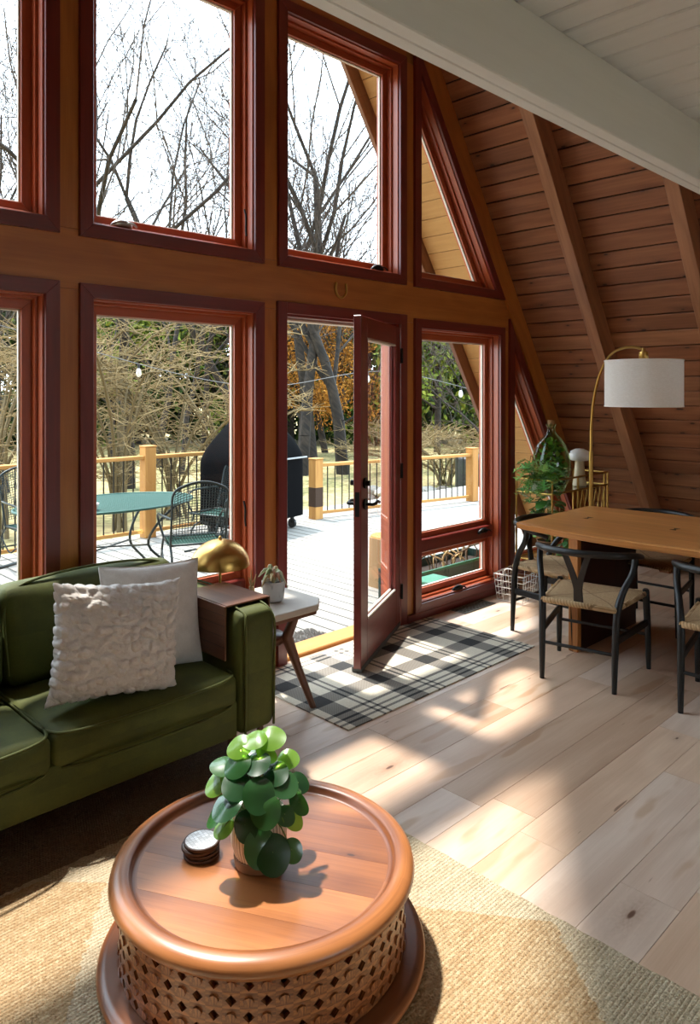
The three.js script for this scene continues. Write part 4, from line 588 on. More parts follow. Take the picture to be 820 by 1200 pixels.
// ---------------------------------------------------------------- coffee table
{
  const cx = 1.315, cz = 1.695, t = thing('coffee_table', 'round carved wood drum coffee table with raised rim', 'table', [cx, 0.011, cz], 0.5);
  const disc = (g) => { const n = g.toNonIndexed(), p = n.attributes.position, uv = n.attributes.uv; for (let i = 0; i < p.count; i++) uv.setXY(i, p.getX(i), p.getZ(i) + p.getY(i) * 0.5); return n; };
  const ring = (g) => { const uv = g.attributes.uv; for (let i = 0; i < uv.count; i++) uv.setXY(i, uv.getX(i) * 2.6, uv.getY(i) * 0.4 + 0.3); return g; };
  mesh('base_disc', ring(lathe([[0, 0.0], [0.43, 0], [0.452, 0.008], [0.458, 0.02], [0.452, 0.032], [0.43, 0.038], [0, 0.038]], 96)), M.mango, t);
  // three joined boards fill the tray, a turned ring holds them
  const boards = 5, br = 0.366; for (let k = 0; k < boards; k++) { const a = -br + k * 2 * br / boards, b = a + 2 * br / boards - 0.0006, s = new THREE.Shape(), pts = []; for (let i = 0; i <= 14; i++) { const x = lerp(a, b, i / 14); pts.push([x, Math.sqrt(Math.max(0, br * br - x * x))]); } for (let i = 14; i >= 0; i--) { const x = lerp(a, b, i / 14); pts.push([x, -Math.sqrt(Math.max(0, br * br - x * x))]); } pts.forEach(([x, y], i) => (i ? s.lineTo(x, y) : s.moveTo(x, y))); const g = new THREE.ExtrudeGeometry(s, { depth: 0.02, bevelEnabled: false }); g.rotateX(-Math.PI / 2); const gg = grainUV(g, 'z', k * 0.37, k * 0.61); mesh('top_board', gg, M.mango, t).position.y = 0.232; }
  mesh('top_rim', ring(lathe([[0.352, 0.225], [0.40, 0.222], [0.418, 0.23], [0.427, 0.245], [0.423, 0.26], [0.41, 0.27], [0.393, 0.274], [0.376, 0.272], [0.368, 0.264], [0.365, 0.2522], [0.352, 0.252]], 128)), M.mango, t);
  // pierced drum: diamonds alternate with round bosses
  const cols = 60, rows = 5, Rr = 0.398, y0 = 0.040, y1 = 0.224, ch = (y1 - y0) / rows, cw = 2 * Math.PI / cols, pieces = [];
  const cell = (() => { const s = new THREE.Shape([[-0.5, -0.5], [0.5, -0.5], [0.5, 0.5], [-0.5, 0.5]].map(([x, y]) => new THREE.Vector2(x, y))); s.holes.push(new THREE.Path([[0, 0.38], [-0.33, 0], [0, -0.38], [0.33, 0]].map(([x, y]) => new THREE.Vector2(x, y)))); return new THREE.ExtrudeGeometry(s, { depth: 1, bevelEnabled: false }); })();
  const solid = new THREE.BoxGeometry(1, 1, 1, 1, 1, 1).translate(0, 0, 0.5).toNonIndexed(), boss = new THREE.CylinderGeometry(0.3, 0.36, 1.35, 8).rotateX(Math.PI / 2).translate(0, 0, 0.68).toNonIndexed();
  const bend = (g, i, j) => { const q = g.clone(), p = q.attributes.position; for (let k = 0; k < p.count; k++) { const a = (i + p.getX(k)) * cw, r = Rr - 0.014 + p.getZ(k) * 0.014, y = y0 + (j + 0.5 + p.getY(k)) * ch; p.setXYZ(k, Math.cos(-a) * r, y, Math.sin(-a) * r); } for (const k of Object.keys(q.attributes)) if (k !== 'position' && k !== 'uv') q.deleteAttribute(k); q.computeVertexNormals(); return q; };
  for (let i = 0; i < cols; i++) for (let j = 0; j < rows; j++) if ((i + j) % 2) pieces.push(bend(cell, i, j)); else pieces.push(bend(solid, i, j), bend(boss, i, j));
  mesh('pierced_drum', mergeGeometries(pieces), M.mango, t);
  mesh('drum_lining', lathe([[0.36, 0.038], [0.36, 0.224]], 64), M.mango, t);
}
{ // coasters
  const y = 0.264, ct = texture(128, 128, (a, b) => { const u = a * 9, v = b * 9, i = Math.floor(u), j = Math.floor(v), f = Math.max(Math.abs(u - i - 0.5), Math.abs(v - j - 0.5)); return f > 0.46 ? [150, 145, 138] : mix3([250, 249, 246], [206, 202, 196], PERM[(i * 17 + j * 31) & 255] / 255); }), cm = new THREE.MeshPhysicalMaterial({ roughness: 0.22, map: ct, clearcoat: 0.6, clearcoatRoughness: 0.1 });
  for (let k = 0; k < 4; k++) { const c = thing('coaster', ['round dark coaster at the bottom of the stack', 'round dark coaster, second from the bottom of the stack', 'round dark coaster, third from the bottom of the stack', 'round coaster with mother of pearl mosaic face on top of the stack'][k], 'coaster', [1.195 + 0.003 * Math.sin(k * 2.3), y + k * 0.0105, 1.552 + 0.003 * Math.cos(k * 1.7)], k, 'stack of coasters'); mesh('disc', lathe([[0, 0], [0.05, 0], [0.0515, 0.002], [0.0515, 0.008], [0.05, 0.0095], [0, 0.0095]], 36), clay(0x4a2e1c, 0.5), c); const f = mesh('inlay', new THREE.CircleGeometry(0.0465, 36).rotateX(-Math.PI / 2), cm, c); f.position.y = 0.0097; }
}
{ // pilea
  const py = 0.264, t = thing('potted_pilea', 'round leaved pilea plant in a ribbed cream pot on the coffee table', 'potted plant', [1.29, py, 1.70]);
  mesh('saucer', lathe([[0, 0], [0.058, 0], [0.068, 0.006], [0.071, 0.03], [0.066, 0.034], [0.06, 0.014], [0, 0.012]], 48), clay(0x8c6a4c, 0.6), t);
  const n = 44, prof = [[0.052, 0.014], [0.066, 0.03], [0.077, 0.065], [0.08, 0.1], [0.076, 0.13], [0.070, 0.148]], pos = []; const g = new THREE.LatheGeometry(prof.map(([x, y]) => new THREE.Vector2(x, y)), n * 4), p = g.attributes.position; const colr = new Float32Array(p.count * 3), ca = new THREE.Color(0xe4d6c0), cb = new THREE.Color(0x94714e);
  for (let i = 0; i < p.count; i++) { const a = Math.atan2(p.getZ(i), p.getX(i)), s = Math.sin(a * n), k = 1 + 0.012 * s; p.setX(i, p.getX(i) * k); p.setZ(i, p.getZ(i) * k); const c = s > -0.3 ? ca : cb; colr.set([c.r, c.g, c.b], i * 3); } g.setAttribute('color', new THREE.BufferAttribute(colr, 3)); g.computeVertexNormals(); mesh('pot', g, clay(0xffffff, 0.55, { vertexColors: true }), t);
  mesh('rim', lathe([[0.070, 0.146], [0.072, 0.152], [0.067, 0.153], [0.062, 0.12]], 48), clay(0xe6ddcc, 0.5), t); mesh('soil', lathe([[0, 0.128], [0.065, 0.126]], 24), clay(0x241a14, 1), t);
  const lm = [0x2c5a2c, 0x3a6c32, 0x24502a, 0x86b840].map((c) => new THREE.MeshPhysicalMaterial({ color: c, roughness: 0.25, clearcoat: 0.7, clearcoatRoughness: 0.1, transmission: c === 0x86b840 ? 0.5 : 0.25, thickness: 0, side: THREE.DoubleSide })), sm = clay(0x6c8a3e, 0.6);
  const leaf = (() => { const g = new THREE.CircleGeometry(1, 28, 0, Math.PI * 2), s = new THREE.RingGeometry(0.001, 1, 28, 5), p = s.attributes.position; for (let i = 0; i < p.count; i++) { const x = p.getX(i), y = p.getY(i), r = Math.hypot(x, y); p.setXYZ(i, x * (1 + 0.08 * y), y * 1.08 - 0.1 * r, 0.16 * Math.cos(r * 1.5) - 0.13 + 0.05 * Math.sin(y * 3)); } s.computeVertexNormals(); return s; })();
  const R = rng(45);
  // each leaf: right, up, towards the viewer, size
  const f = [Math.sin(YAW), -Math.cos(YAW)], rt = [Math.cos(YAW), Math.sin(YAW)], put = (r, u, w) => V(rt[0] * r - f[0] * w, u, rt[1] * r - f[1] * w);
  const Ls = [[-0.052, 0.33, 0.0, 0.036, 3], [-0.01, 0.345, -0.01, 0.034, 3], [0.03, 0.345, -0.02, 0.04, 3], [0.022, 0.31, 0.0, 0.03, 3], [-0.055, 0.295, 0.03, 0.038, 0], [-0.095, 0.28, 0.01, 0.036, 1], [0.0, 0.3, 0.03, 0.037, 2], [-0.05, 0.255, 0.06, 0.043, 2], [0.01, 0.24, 0.085, 0.044, 0], [0.05, 0.27, 0.03, 0.036, 2], [0.075, 0.25, 0.05, 0.038, 0], [0.08, 0.285, -0.02, 0.03, 3], [-0.115, 0.24, 0.03, 0.034, 3], [-0.075, 0.215, 0.09, 0.043, 2], [0.03, 0.205, 0.1, 0.042, 1], [-0.11, 0.175, 0.06, 0.036, 1], [0.095, 0.225, 0.02, 0.026, 1], [0.11, 0.21, -0.03, 0.03, 2], [-0.025, 0.16, 0.095, 0.038, 2], [0.08, 0.175, 0.07, 0.028, 1], [0.1, 0.165, 0.06, 0.034, 3], [0.115, 0.18, 0.02, 0.032, 1], [0.02, 0.115, 0.115, 0.046, 1], [0.052, 0.1, 0.118, 0.048, 2], [0.1, 0.09, 0.09, 0.03, 1], [-0.09, 0.13, 0.05, 0.03, 3], [-0.03, 0.27, -0.06, 0.036, 1], [0.05, 0.24, -0.08, 0.036, 0], [-0.08, 0.22, -0.06, 0.038, 1], [0.0, 0.2, -0.1, 0.036, 2], [-0.1, 0.16, -0.03, 0.034, 0], [0.09, 0.16, -0.07, 0.034, 0]];
  for (const [r, u, w, s, c] of Ls) {
    const q = put(r, u, w), o = put(r * 0.15, 0.128, w * 0.15), st = mesh('stem', tubeGeo([o, o.clone().lerp(q, 0.5).add(V(0, 0.035, 0)), q], 0.0022, 5, 8), sm, t), m = mesh('leaf', leaf, lm[c], t);
    const nrm = q.clone().sub(V(0, 0.17, 0)).normalize().multiplyScalar(0.75).add(put(0, 0.75, 0.55)).add(V((R() - 0.5) * 1.3, (R() - 0.3) * 0.7, (R() - 0.5) * 1.3)).normalize(), dn = V(q.x, -0.03 - 0.6 * Math.hypot(q.x, q.z), q.z).normalize(), yx = dn.clone().multiplyScalar(-1).addScaledVector(nrm, dn.dot(nrm)).normalize(), xx = V().crossVectors(yx, nrm).normalize();
    m.quaternion.setFromRotationMatrix(new THREE.Matrix4().makeBasis(xx, yx, nrm)); m.scale.setScalar(s); m.position.copy(q);
  }
}

// ---------------------------------------------------------------- dining table
{
  const t = thing('dining_table', 'live edge honey wood slab dining table on dark panel legs', 'table', [0, 0, 0]);
  const z0 = 0.735, z1 = 2.75, N = 40, yT = 0.755, th = 0.042, wob = (z, s) => 0.014 * Math.sin(z * 3.1 + s) + 0.008 * Math.sin(z * 7.3 + s * 2) , left = (z) => 4.045 + 0.055 * Math.pow(Math.max(0, 1 - (z - z0) / 0.4), 2) + wob(z, 0.4), right = (z) => 5.14 - 0.03 * Math.pow(Math.max(0, 1 - (z - z0) / 0.3), 2) + wob(z, 2.2);
  // cross sections along z: slightly sloped natural edge, two boards joined in the middle
  const mid = 4.585, slab = (xa, xb, edgeL, edgeR) => { const pos = [], idx = []; for (let i = 0; i <= N; i++) { const z = lerp(z0, z1, i / N), a = xa(z), b = xb(z), e = 0.02, S = [[a + (edgeL ? e : 0), yT], [b - (edgeR ? e : 0), yT], [b, yT - 0.006 * (edgeR ? 1 : 0)], [b - (edgeR ? 0.012 : 0), yT - th + 0.004], [b - (edgeR ? 0.02 : 0), yT - th], [a + (edgeL ? 0.02 : 0), yT - th], [a + (edgeL ? 0.012 : 0), yT - th + 0.004], [a, yT - 0.006 * (edgeL ? 1 : 0)]]; for (const [x, y] of S) pos.push(x, y, z); } const k = 8; for (let i = 0; i < N; i++) for (let j = 0; j < k; j++) { const p = i * k + j, q = i * k + (j + 1) % k; idx.push(p, p + k, q, q, p + k, q + k); } for (let j = 1; j < k - 1; j++) { idx.push(0, j, j + 1); idx.push(N * k, N * k + j + 1, N * k + j); } let g = new THREE.BufferGeometry(); g.setAttribute('position', new THREE.Float32BufferAttribute(pos, 3)); g.setIndex(idx); g = g.toNonIndexed(); g.computeVertexNormals(); return grainUV(g, 'z'); };
  mesh('slab', slab(left, () => mid - 0.0006, true, false), M.table, t); mesh('slab', slab(() => mid + 0.0006, right, false, true), M.table, t);
  const bow = new THREE.Shape([[-0.035, -0.02], [0, -0.006], [0.035, -0.02], [0.035, 0.02], [0, 0.006], [-0.035, 0.02]].map(([x, y]) => new THREE.Vector2(x, y)));
  for (const z of [0.98, 1.55, 2.2]) { const m = mesh('bowtie_key', new THREE.ExtrudeGeometry(bow, { depth: 0.004, bevelEnabled: false }).rotateX(-Math.PI / 2), clay(0x2e1a0e, 0.5), t); m.position.set(mid, yT - 0.0032, z); m.rotation.y = 0; }
  for (const z of [1.1, 2.42]) { box('panel_leg', [4.21, 0, z - 0.03], [4.98, yT - th, z + 0.03], clay(0x7a4a34, 0.5, { map: T.walnut }), t, 'y', 0.004, z); box('panel_edge', [4.165, 0, z - 0.032], [4.2095, yT - th, z + 0.032], M.table, t, 'y', 0.004, z); }
}
// ---------------------------------------------------------------- wishbone chairs, facing local +x
const cordTex = texture(512, 512, (a, b) => { const u = a * 2 - 1, v = b * 2 - 1, side = Math.abs(u) > Math.abs(v), s = side ? u : v, l = Math.sin(s * 190), n = noise(a * 60, b * 60), edge = Math.abs(Math.abs(u) - Math.abs(v)); let c = mix3([204, 172, 128], [160, 126, 84], 0.5 + 0.5 * l); c = mix3(c, [226, 200, 160], n * 0.4); return edge < 0.02 ? mix3(c, [120, 90, 56], 0.6) : c; });
const cordBump = texture(512, 512, (a, b) => { const u = a * 2 - 1, v = b * 2 - 1, s = Math.abs(u) > Math.abs(v) ? u : v, l = 127 - 120 * Math.sin(s * 190); return [l, l, l]; }, { srgb: false });
const cord = clay(0xffffff, 0.9, { map: cordTex, bumpMap: cordBump, bumpScale: 0.002 });
function wishbone() {
  const t = thing('wishbone_chair', 'black wishbone chair', 'chair');
  const bk = M.blackWood, top = 0.725;
  mesh('top_rail', new MB().path(curve([V(0.07, 0.672, 0.262), V(0.0, 0.69, 0.278), V(-0.1, 0.712, 0.268), V(-0.2, 0.722, 0.2), V(-0.25, top, 0.1), V(-0.265, top, 0), V(-0.25, top, -0.1), V(-0.2, 0.722, -0.2), V(-0.1, 0.712, -0.268), V(0.0, 0.69, -0.278), V(0.07, 0.672, -0.262)], 60), [...Array(61)].map((_, i) => 0.0135 + 0.007 * Math.sin(i / 60 * Math.PI)), 10).geo(), bk, t);
  for (const s of [-1, 1]) {
    mesh('rear_leg', new MB().path(curve([V(-0.235, 0, s * 0.196), V(-0.225, 0.2, s * 0.198), V(-0.205, 0.42, s * 0.204), V(-0.17, 0.52, s * 0.222), V(-0.1, 0.62, s * 0.258), V(-0.075, 0.70, s * 0.266)], 26), [...Array(27)].map((_, i) => 0.0135 + 0.0065 * Math.sin(Math.min(1, i / 16) * Math.PI * 0.75)), 10).geo(), bk, t);
    mesh('front_leg', new MB().path(curve([V(0.245, 0, s * 0.262), V(0.238, 0.22, s * 0.258), V(0.228, 0.448, s * 0.25), V(0.227, 0.462, s * 0.25)], 16), [...Array(17)].map((_, i) => 0.013 + 0.0065 * Math.sin(Math.min(1, i / 12) * Math.PI * 0.7) - (i > 14 ? 0.005 : 0)), 10).geo(), bk, t);
    const st = mesh('side_stretcher', cbox(0.45, 0.042, 0.018, 0.005), bk, t); st.position.set(0.008, 0.27, s * 0.228); st.rotation.y = -s * 0.128;
  }
  mesh('front_stretcher', tubeGeo([V(0.236, 0.2, -0.255), V(0.236, 0.2, 0.255)], 0.0095, 8), bk, t); mesh('back_stretcher', tubeGeo([V(-0.224, 0.2, -0.198), V(-0.224, 0.2, 0.198)], 0.0095, 8), bk, t);
  const sw = (x) => lerp(0.195, 0.25, (x + 0.205) / 0.435), nx = 20, pos = [], uv = [], idx = [];
  for (let l = 0; l < 2; l++) for (let i = 0; i <= nx; i++) for (let j = 0; j <= nx; j++) { const u = i / nx, v = j / nx * 2 - 1, x = lerp(-0.22, 0.245, u), e = Math.max(Math.abs(u * 2 - 1), Math.abs(v)), d = Math.pow(e, 5) * 0.014; pos.push(x, l ? 0.418 + d : 0.452 - 0.008 * (1 - e) - d + 0.006 * e, v * sw(x)); uv.push(u, j / nx); }
  for (let l = 0; l < 2; l++) for (let i = 0; i < nx; i++) for (let j = 0; j < nx; j++) { const a = l * (nx + 1) ** 2 + i * (nx + 1) + j, b = a + nx + 1; l ? idx.push(a, b, a + 1, b, b + 1, a + 1) : idx.push(a, a + 1, b, b, a + 1, b + 1); }
  const sg = new THREE.BufferGeometry(); sg.setAttribute('position', new THREE.Float32BufferAttribute(pos, 3)); sg.setAttribute('uv', new THREE.Float32BufferAttribute(uv, 2)); sg.setIndex(idx); sg.computeVertexNormals(); const seat = mesh('seat', sg, cord, t); seat.userData.label = 'woven tan paper cord seat';
  mesh('seat_edge', tubeGeo([V(-0.22, 0.435, -0.193), V(0.245, 0.435, -0.252), V(0.245, 0.435, 0.252), V(-0.22, 0.435, 0.193), V(-0.22, 0.435, -0.193)], 0.0165, 8), cord, seat);
  // Y-shaped splat standing between the seat and the rail
  const Y = new THREE.Shape(); Y.moveTo(-0.024, 0); Y.lineTo(0.024, 0); Y.lineTo(0.021, 0.085); Y.quadraticCurveTo(0.03, 0.15, 0.082, 0.29); Y.lineTo(0.055, 0.295); Y.quadraticCurveTo(0.02, 0.2, 0, 0.135); Y.quadraticCurveTo(-0.02, 0.2, -0.055, 0.295); Y.lineTo(-0.082, 0.29); Y.quadraticCurveTo(-0.03, 0.15, -0.021, 0.085); Y.closePath();
  const yg = new THREE.ExtrudeGeometry(Y, { depth: 0.01, bevelThickness: 0.002, bevelSize: 0.002, bevelSegments: 1, curveSegments: 8 }).rotateY(Math.PI / 2); const sp = mesh('splat', yg, bk, t); sp.position.set(-0.215, 0.435, 0); sp.rotation.z = 0.14;
  return t;
}
{
  const c = wishbone(), g = 'wishbone chairs around the dining table'; c.position.set(3.93, 0, 1.335); c.rotation.y = 0.19; c.userData.label = 'black wishbone chair with cord seat on the room side of the table, by the doormat'; c.userData.group = g;
  copyOf(c, [4.0, 0, 2.09], 0.06, 'black wishbone chair with cord seat on the room side, away from the doormat', g);
  copyOf(c, [4.44, 0, 0.85], -Math.PI / 2, 'black wishbone chair tucked in at the window end of the dining table', g);
  copyOf(c, [5.10, 0, 1.18], Math.PI + 0.05, 'black wishbone chair on the roof side of the table, by the floor lamp', g);
  copyOf(c, [5.13, 0, 1.95], Math.PI - 0.05, 'black wishbone chair on the roof side of the table, away from the floor lamp', g);
}
// ---------------------------------------------------------------- arc floor lamp
{
  const bx = 5.235, bz = 0.665, sx = 4.63, sz = 1.335, t = thing('arc_floor_lamp', 'brass arc floor lamp with a white drum shade over the dining table', 'lamp', [bx, 0, bz]), dx = sx - bx, dz = sz - bz;
  mesh('lamp_base', lathe([[0, 0], [0.15, 0], [0.153, 0.012], [0.145, 0.022], [0.02, 0.026], [0, 0.026]], 40), M.brass, t);
  mesh('pole', new THREE.CylinderGeometry(0.0165, 0.0165, 1.12, 14), M.brass, t).position.y = 0.58;
  mesh('arc', tubeGeo([V(0, 1.12, 0), V(dx * 0.01, 1.35, dz * 0.01), V(dx * 0.07, 1.55, dz * 0.07), V(dx * 0.2, 1.73, dz * 0.2), V(dx * 0.42, 1.855, dz * 0.42), V(dx * 0.66, 1.89, dz * 0.66), V(dx * 0.86, 1.885, dz * 0.86), V(dx * 0.985, 1.865, dz * 0.985)], 0.0105, 10, 50), M.brass, t);
  mesh('socket', lathe([[0, 1.87], [0.012, 1.87], [0.013, 1.85], [0.028, 1.845], [0.03, 1.80], [0, 1.80]], 20), M.brass, t).position.set(dx, 0, dz);
  const fab = new THREE.MeshPhysicalMaterial({ color: 0xfbf8f3, roughness: 0.95, transmission: 0.3, thickness: 0, map: texture(256, 128, (a, b) => { const f = noise(a * 200, b * 100); return mix3([255, 254, 252], [244, 241, 236], f); }) });
  const R = 0.235, y0 = 1.502, y1 = 1.792, sh = mesh('shade', new THREE.CylinderGeometry(R, R, y1 - y0, 64, 1, true), fab, t); sh.position.set(dx, (y0 + y1) / 2, dz);
  for (const y of [y0, y1]) { const m = mesh('shade_trim', new THREE.TorusGeometry(R, 0.004, 6, 64).rotateX(Math.PI / 2), clay(0xf2ede4, 0.9), sh); m.position.y = y - (y0 + y1) / 2; }
  for (let k = 0; k < 3; k++) { const a = k * 2.094; mesh('spider_arm', tubeGeo([V(dx, 1.79, dz), V(dx + Math.cos(a) * R, 1.785, dz + Math.sin(a) * R)], 0.002, 5), M.brass, t); }
  mesh('bulb', lathe([[0, 1.62], [0.025, 1.63], [0.034, 1.66], [0.026, 1.71], [0.014, 1.74], [0.014, 1.8]], 20), clay(0xf3f0e8, 0.4), t).position.set(dx, 0, dz);
}
// ---------------------------------------------------------------- bar cart with its plants
{
  const x0 = 5.11, x1 = 6.02, z0 = 0.09, z1 = 0.41, t = thing('bar_cart', 'brass bamboo style bar cart with glass shelves under the sloping roof', 'cart', [0, 0, 0]);
  const bam = (a, b) => { const n = Math.max(2, Math.round(a.distanceTo(b) / 0.035)), pts = [], rr = []; for (let i = 0; i <= n; i++) { pts.push(a.clone().lerp(b, i / n)); rr.push(i % 4 === 0 ? 0.0105 : 0.0082); } return new MB().path(pts, rr, 8).geo(); };
  const yT = 0.905, cap = roofAt(1.02) - 0.2;
  for (const x of [x0, x1]) for (const z of [z0, z1]) { mesh('post', bam(V(x, 0.07, z), V(x, yT, z)), M.brass, t); const w = mesh('caster', new THREE.TorusGeometry(0.026, 0.009, 8, 18), M.black, t); w.position.set(x, 0.035, z); }
  for (const y of [yT, 0.80, 0.27]) { for (const z of [z0, z1]) mesh('rail', bam(V(x0, y, z), V(x1, y, z)), M.brass, t); for (const x of [x0, x1]) mesh('rail', bam(V(x, y, z0), V(x, y, z1)), M.brass, t); }
  for (const y of [0.795, 0.265]) box('shelf', [x0 + 0.012, y, z0 + 0.012], [x1 - 0.012, y + 0.006, z1 - 0.012], new THREE.MeshPhysicalMaterial({ color: 0xe6efe9, roughness: 0.05, transmission: 1, thickness: 0 }), t, 'x', 0.001);
  for (let k = 0; k < 6; k++) { const a = lerp(x0 + 0.4, x1 - 0.06, k / 6), b = a + (x1 - x0 - 0.46) / 6; mesh('lattice_rod', tubeGeo([V(a, 0.3, z1), V(b, 0.54, z1)], 0.0035, 5), M.brass, t); mesh('lattice_rod', tubeGeo([V(b, 0.3, z1), V(a, 0.54, z1)], 0.0035, 5), M.brass, t); mesh('lattice_rod', tubeGeo([V(a, 0.54, z1), V(b, 0.79, z1)], 0.0035, 5), M.brass, t); mesh('lattice_rod', tubeGeo([V(b, 0.54, z1), V(a, 0.79, z1)], 0.0035, 5), M.brass, t); }
  for (const x of [x0 + 0.4, x1 - 0.06]) mesh('rail', bam(V(x, 0.28, z1), V(x, yT, z1)), M.brass, t);
  // terrarium demijohn
  const SY = 0.8015, b = thing('terrarium_bottle', 'big green glass demijohn terrarium with cork stopper on the bar cart', 'terrarium', [5.37, SY, 0.25]);
  const prof = [[0, 0.004], [0.08, 0.0], [0.108, 0.012], [0.13, 0.06], [0.149, 0.14], [0.153, 0.2], [0.143, 0.28], [0.115, 0.36], [0.078, 0.415], [0.042, 0.45], [0.034, 0.475], [0.033, 0.51], [0.042, 0.515], [0.041, 0.53]];
  const gl = mesh('bottle', lathe(prof, 56), new THREE.MeshPhysicalMaterial({ color: 0xcfe4c0, roughness: 0.03, transmission: 1, thickness: 0, ior: 1.5 }), b); mesh('cork', lathe([[0, 0.505], [0.027, 0.505], [0.03, 0.56], [0, 0.56]], 20), clay(0xb08a5a, 0.9), b);
  mesh('soil', lathe([[0, 0.012], [0.093, 0.014], [0.108, 0.06], [0.11, 0.085], [0.06, 0.1], [0, 0.108]], 32), clay(0x2b2117, 1), b);
  const R = rng(88), moss = new MB(), lms = [clay(0x6a9434, 0.7), clay(0x4a7a2c, 0.7), clay(0x98b850, 0.7)], lf = (() => { const s = new THREE.Shape(); s.moveTo(0, 0); s.bezierCurveTo(0.5, 0.25, 0.4, 0.8, 0, 1); s.bezierCurveTo(-0.4, 0.8, -0.5, 0.25, 0, 0); const g = new THREE.ShapeGeometry(s, 6), p = g.attributes.position; for (let i = 0; i < p.count; i++) p.setZ(i, -0.25 * p.getY(i) * p.getY(i) + 0.3 * Math.abs(p.getX(i))); g.computeVertexNormals(); return g; })();
  for (const m of lms) m.side = THREE.DoubleSide;
  const holder = mesh('greenery', new MB().path([V(0, 0.1, 0), V(0.01, 0.22, 0), V(-0.01, 0.33, 0.01)], [0.006, 0.005, 0.002], 5).geo(), lms[1], b); for (let i = 0; i < 170; i++) { const y = 0.1 + R() * 0.3, rm = (y < 0.28 ? 0.122 : lerp(0.115, 0.035, (y - 0.28) / 0.13)), a = R() * 6.283, r = rm * Math.pow(R(), 0.35) * 0.9, m = mesh('leaf', lf, lms[i % 3], holder), s = 0.03 + R() * 0.03; m.scale.setScalar(Math.min(s, 0.14 - r + 0.012)); m.position.set(Math.cos(a) * r, y, Math.sin(a) * r); m.rotation.set(R() * 6, R() * 6, R() * 6); }
  // mushroom lamp
  const ml = thing('mushroom_lamp', 'small white mushroom lamp with rounded cap beside the terrarium', 'lamp', [5.74, SY, 0.3]), wm = clay(0xf1eee8, 0.35); mesh('lamp_cap', lathe([[0, 0.315], [0.035, 0.312], [0.07, 0.295], [0.09, 0.26], [0.088, 0.235], [0.07, 0.215], [0.03, 0.21], [0, 0.21]], 36), wm, ml); mesh('lamp_stem', lathe([[0, 0], [0.055, 0], [0.058, 0.01], [0.045, 0.09], [0.036, 0.212], [0, 0.212]], 28), clay(0xcbb994, 0.5), ml);
  // plants: split leaf vine on the cart end, two bushy plants below
  const leafMat = [0x4f8a3c, 0x68a046, 0x3a6e32, 0x8cb85a].map((c) => new THREE.MeshPhysicalMaterial({ color: c, roughness: 0.4, transmission: 0.2, thickness: 0, side: THREE.DoubleSide }));
  const pinnate = (() => { const s = new THREE.Shape(), P = [[0.04, 0]]; for (let i = 0; i < 4; i++) { const y = 0.08 + i * 0.22, w = 0.42 - i * 0.07; P.push([0.05, y], [w, y + 0.14], [w * 0.95, y + 0.22], [0.06, y + 0.13]); } P.push([0.02, 1.06]); const pts = [...P, ...P.slice().reverse().map(([x, y]) => [-x, y])]; pts.forEach(([x, y], i) => (i ? s.lineTo(x, y) : s.moveTo(x, y))); const g = new THREE.ShapeGeometry(s), p = g.attributes.position; for (let i = 0; i < p.count; i++) p.setZ(i, -0.3 * p.getY(i) ** 2 + 0.15 * Math.abs(p.getX(i))); g.computeVertexNormals(); return g; })();
  const bushy = (name, label, pos, n, rad, up, lg, sMin, sMax, seed, potC, potR, potH, bias = [0, 0, 0]) => { const o = thing(name, label, 'potted plant', pos), Q = rng(seed); mesh('pot', lathe([[0, 0], [potR * 0.75, 0], [potR, potH], [potR * 0.9, potH], [potR * 0.7, 0.012], [0, 0.012]], 28), clay(potC, 0.6), o); mesh('soil', lathe([[0, potH * 0.88], [potR * 0.9, potH * 0.88]], 20), clay(0x2a1e16, 1), o); for (let i = 0; i < n; i++) { const a = Q() * 6.283, e = V(Math.cos(a) * rad * Math.sqrt(Q()) + bias[0], potH + up * Q() + bias[1], Math.sin(a) * rad * Math.sqrt(Q()) + bias[2]), m = mesh('leaf', lg, leafMat[Math.floor(Q() * 4)], o), s = lerp(sMin, sMax, Q()); mesh('stem', tubeGeo([V(0, potH * 0.85, 0), V(e.x * 0.5, Math.max(potH, e.y) + 0.03, e.z * 0.5), e], 0.002, 4, 5), leafMat[1], o); m.scale.setScalar(s); m.position.copy(e); m.rotation.set(-0.6 - Q() * 1.3, Q() * 0.8 - 0.4 + Math.atan2(e.x - bias[0] * 0.4, e.z - bias[2] * 0.4), (Q() - 0.5) * 1.2, 'YXZ'); } return o; };
  bushy('trailing_plant', 'split leaf trailing plant spilling off the window end of the bar cart', [5.17, SY, 0.24], 74, 0.22, 0.27, pinnate, 0.08, 0.14, 501, 0xd8dcd6, 0.055, 0.10, [-0.12, -0.14, 0.09]);
  bushy('leafy_plant', 'broad leaved green plant low on the bar cart shelf', [5.3, 0.273, 0.25], 60, 0.2, 0.3, lf, 0.07, 0.12, 507, 0x9a7a5c, 0.08, 0.13);
  bushy('leafy_plant', 'variegated bushy plant on the floor before the bar cart', [5.2, 0, 0.54], 60, 0.17, 0.3, lf, 0.05, 0.09, 511, 0xe2ddd4, 0.09, 0.16);
  const br = thing('broad_leaf_plant', 'single upright dark green leaf in a small glass on the bar cart', 'potted plant', [5.33, SY, 0.345]); mesh('glass', lathe([[0, 0.002], [0.028, 0], [0.03, 0.08], [0.028, 0.08], [0.026, 0.004]], 20), M.glass, br); mesh('stem', tubeGeo([V(0, 0.01, 0), V(0.01, 0.08, 0.004), V(0.02, 0.11, 0.0)], 0.003, 5), leafMat[0], br); const l1 = mesh('leaf', lf, leafMat[2], br); l1.scale.setScalar(0.13); l1.position.set(0.01, 0.075, 0); l1.rotation.set(-0.3, 0.5, -0.5);
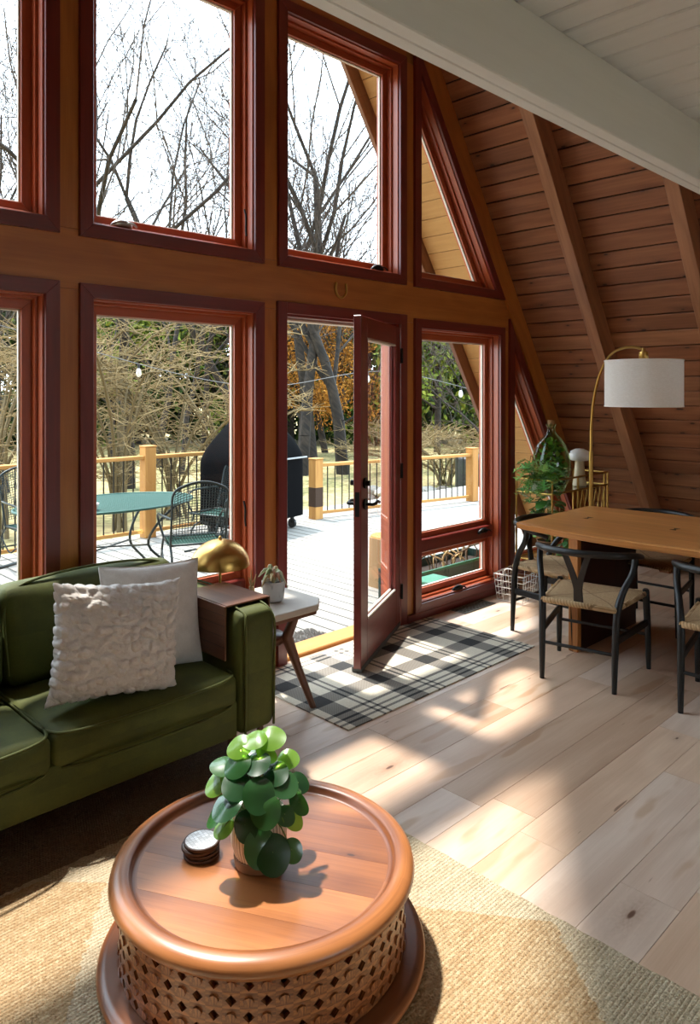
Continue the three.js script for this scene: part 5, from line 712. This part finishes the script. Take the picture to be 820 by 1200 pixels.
  const dr = thing('driftwood', 'reddish driftwood stick leaning on the bar cart shelf', 'driftwood', [5.55, 0.273, 0.27]); mesh('stick', tubeGeo([V(0, 0.012, 0), V(-0.02, 0.2, 0.0), V(-0.07, 0.36, 0.01), V(-0.1, 0.48, 0)], [0.02, 0.024, 0.018, 0.01], 8, null), clay(0xa5673f, 0.85), dr);
  // small wire stand behind
  const ws = thing('wire_trellis', 'little bent wire trellis behind the trailing plant', 'trellis', [5.26, SY, 0.12]); for (const s of [0, 0.07]) mesh('wire', tubeGeo([V(s, 0, 0), V(s, 0.22, 0), V(s + 0.02, 0.27, 0), V(s + 0.045, 0.25, 0), V(s + 0.05, 0.18, 0), V(s + 0.05, 0, 0)], 0.0025, 5, 20), M.blackMetal, ws);
}
{ // white wire basket
  const t = thing('wire_basket', 'white wire basket on the floor beside the bar cart', 'basket', [4.93, 0, 0.21], 0.15), wm = clay(0xe9e4da, 0.5), w = 0.15, d = 0.12, h = 0.2; const loop = (y, k) => [V(-w * k, y, -d * k), V(w * k, y, -d * k), V(w * k, y, d * k), V(-w * k, y, d * k), V(-w * k, y, -d * k)];
  for (let i = 0; i < 5; i++) mesh('hoop', tubeGeo(loop(0.006 + i * h / 4.05, 0.86 + 0.035 * i), i === 4 ? 0.005 : 0.003, 6), wm, t);
  for (let i = 0; i <= 6; i++) for (const s of [-1, 1]) { const a = (i / 6 * 2 - 1); mesh('upright', tubeGeo([V(a * w * 0.86, 0.006, s * d * 0.86), V(a * w, h, s * d)], 0.0026, 5), wm, t); if (i < 5) { const b = i / 4 * 2 - 1; mesh('upright', tubeGeo([V(s * w * 0.86, 0.006, b * d * 0.86), V(s * w, h, b * d)], 0.0026, 5), wm, t); } }
  for (const s of [-1, 1]) mesh('handle', tubeGeo([V(s * w, h, -0.04), V(s * w, h + 0.045, -0.03), V(s * w, h + 0.05, 0.03), V(s * w, h, 0.04)], 0.0045, 6, 14), wm, t);
}
{ // horseshoe above the door
  const pts = []; for (let i = 0; i <= 24; i++) { const a = Math.PI * (0.86 + 1.28 * i / 24); pts.push(V(Math.cos(a) * 0.046, Math.sin(a) * 0.054 * (a > Math.PI && a < 2 * Math.PI ? 1 : 1.6), 0)); }
  const t = thing('horseshoe', 'small brass horseshoe hung on the header above the door', 'horseshoe', [3.23, 2.24, 0.022]); mesh('shoe', new MB().path(pts, 0.0075, 8).geo(), M.brass, t);
}

renderer.render(scene, camera);
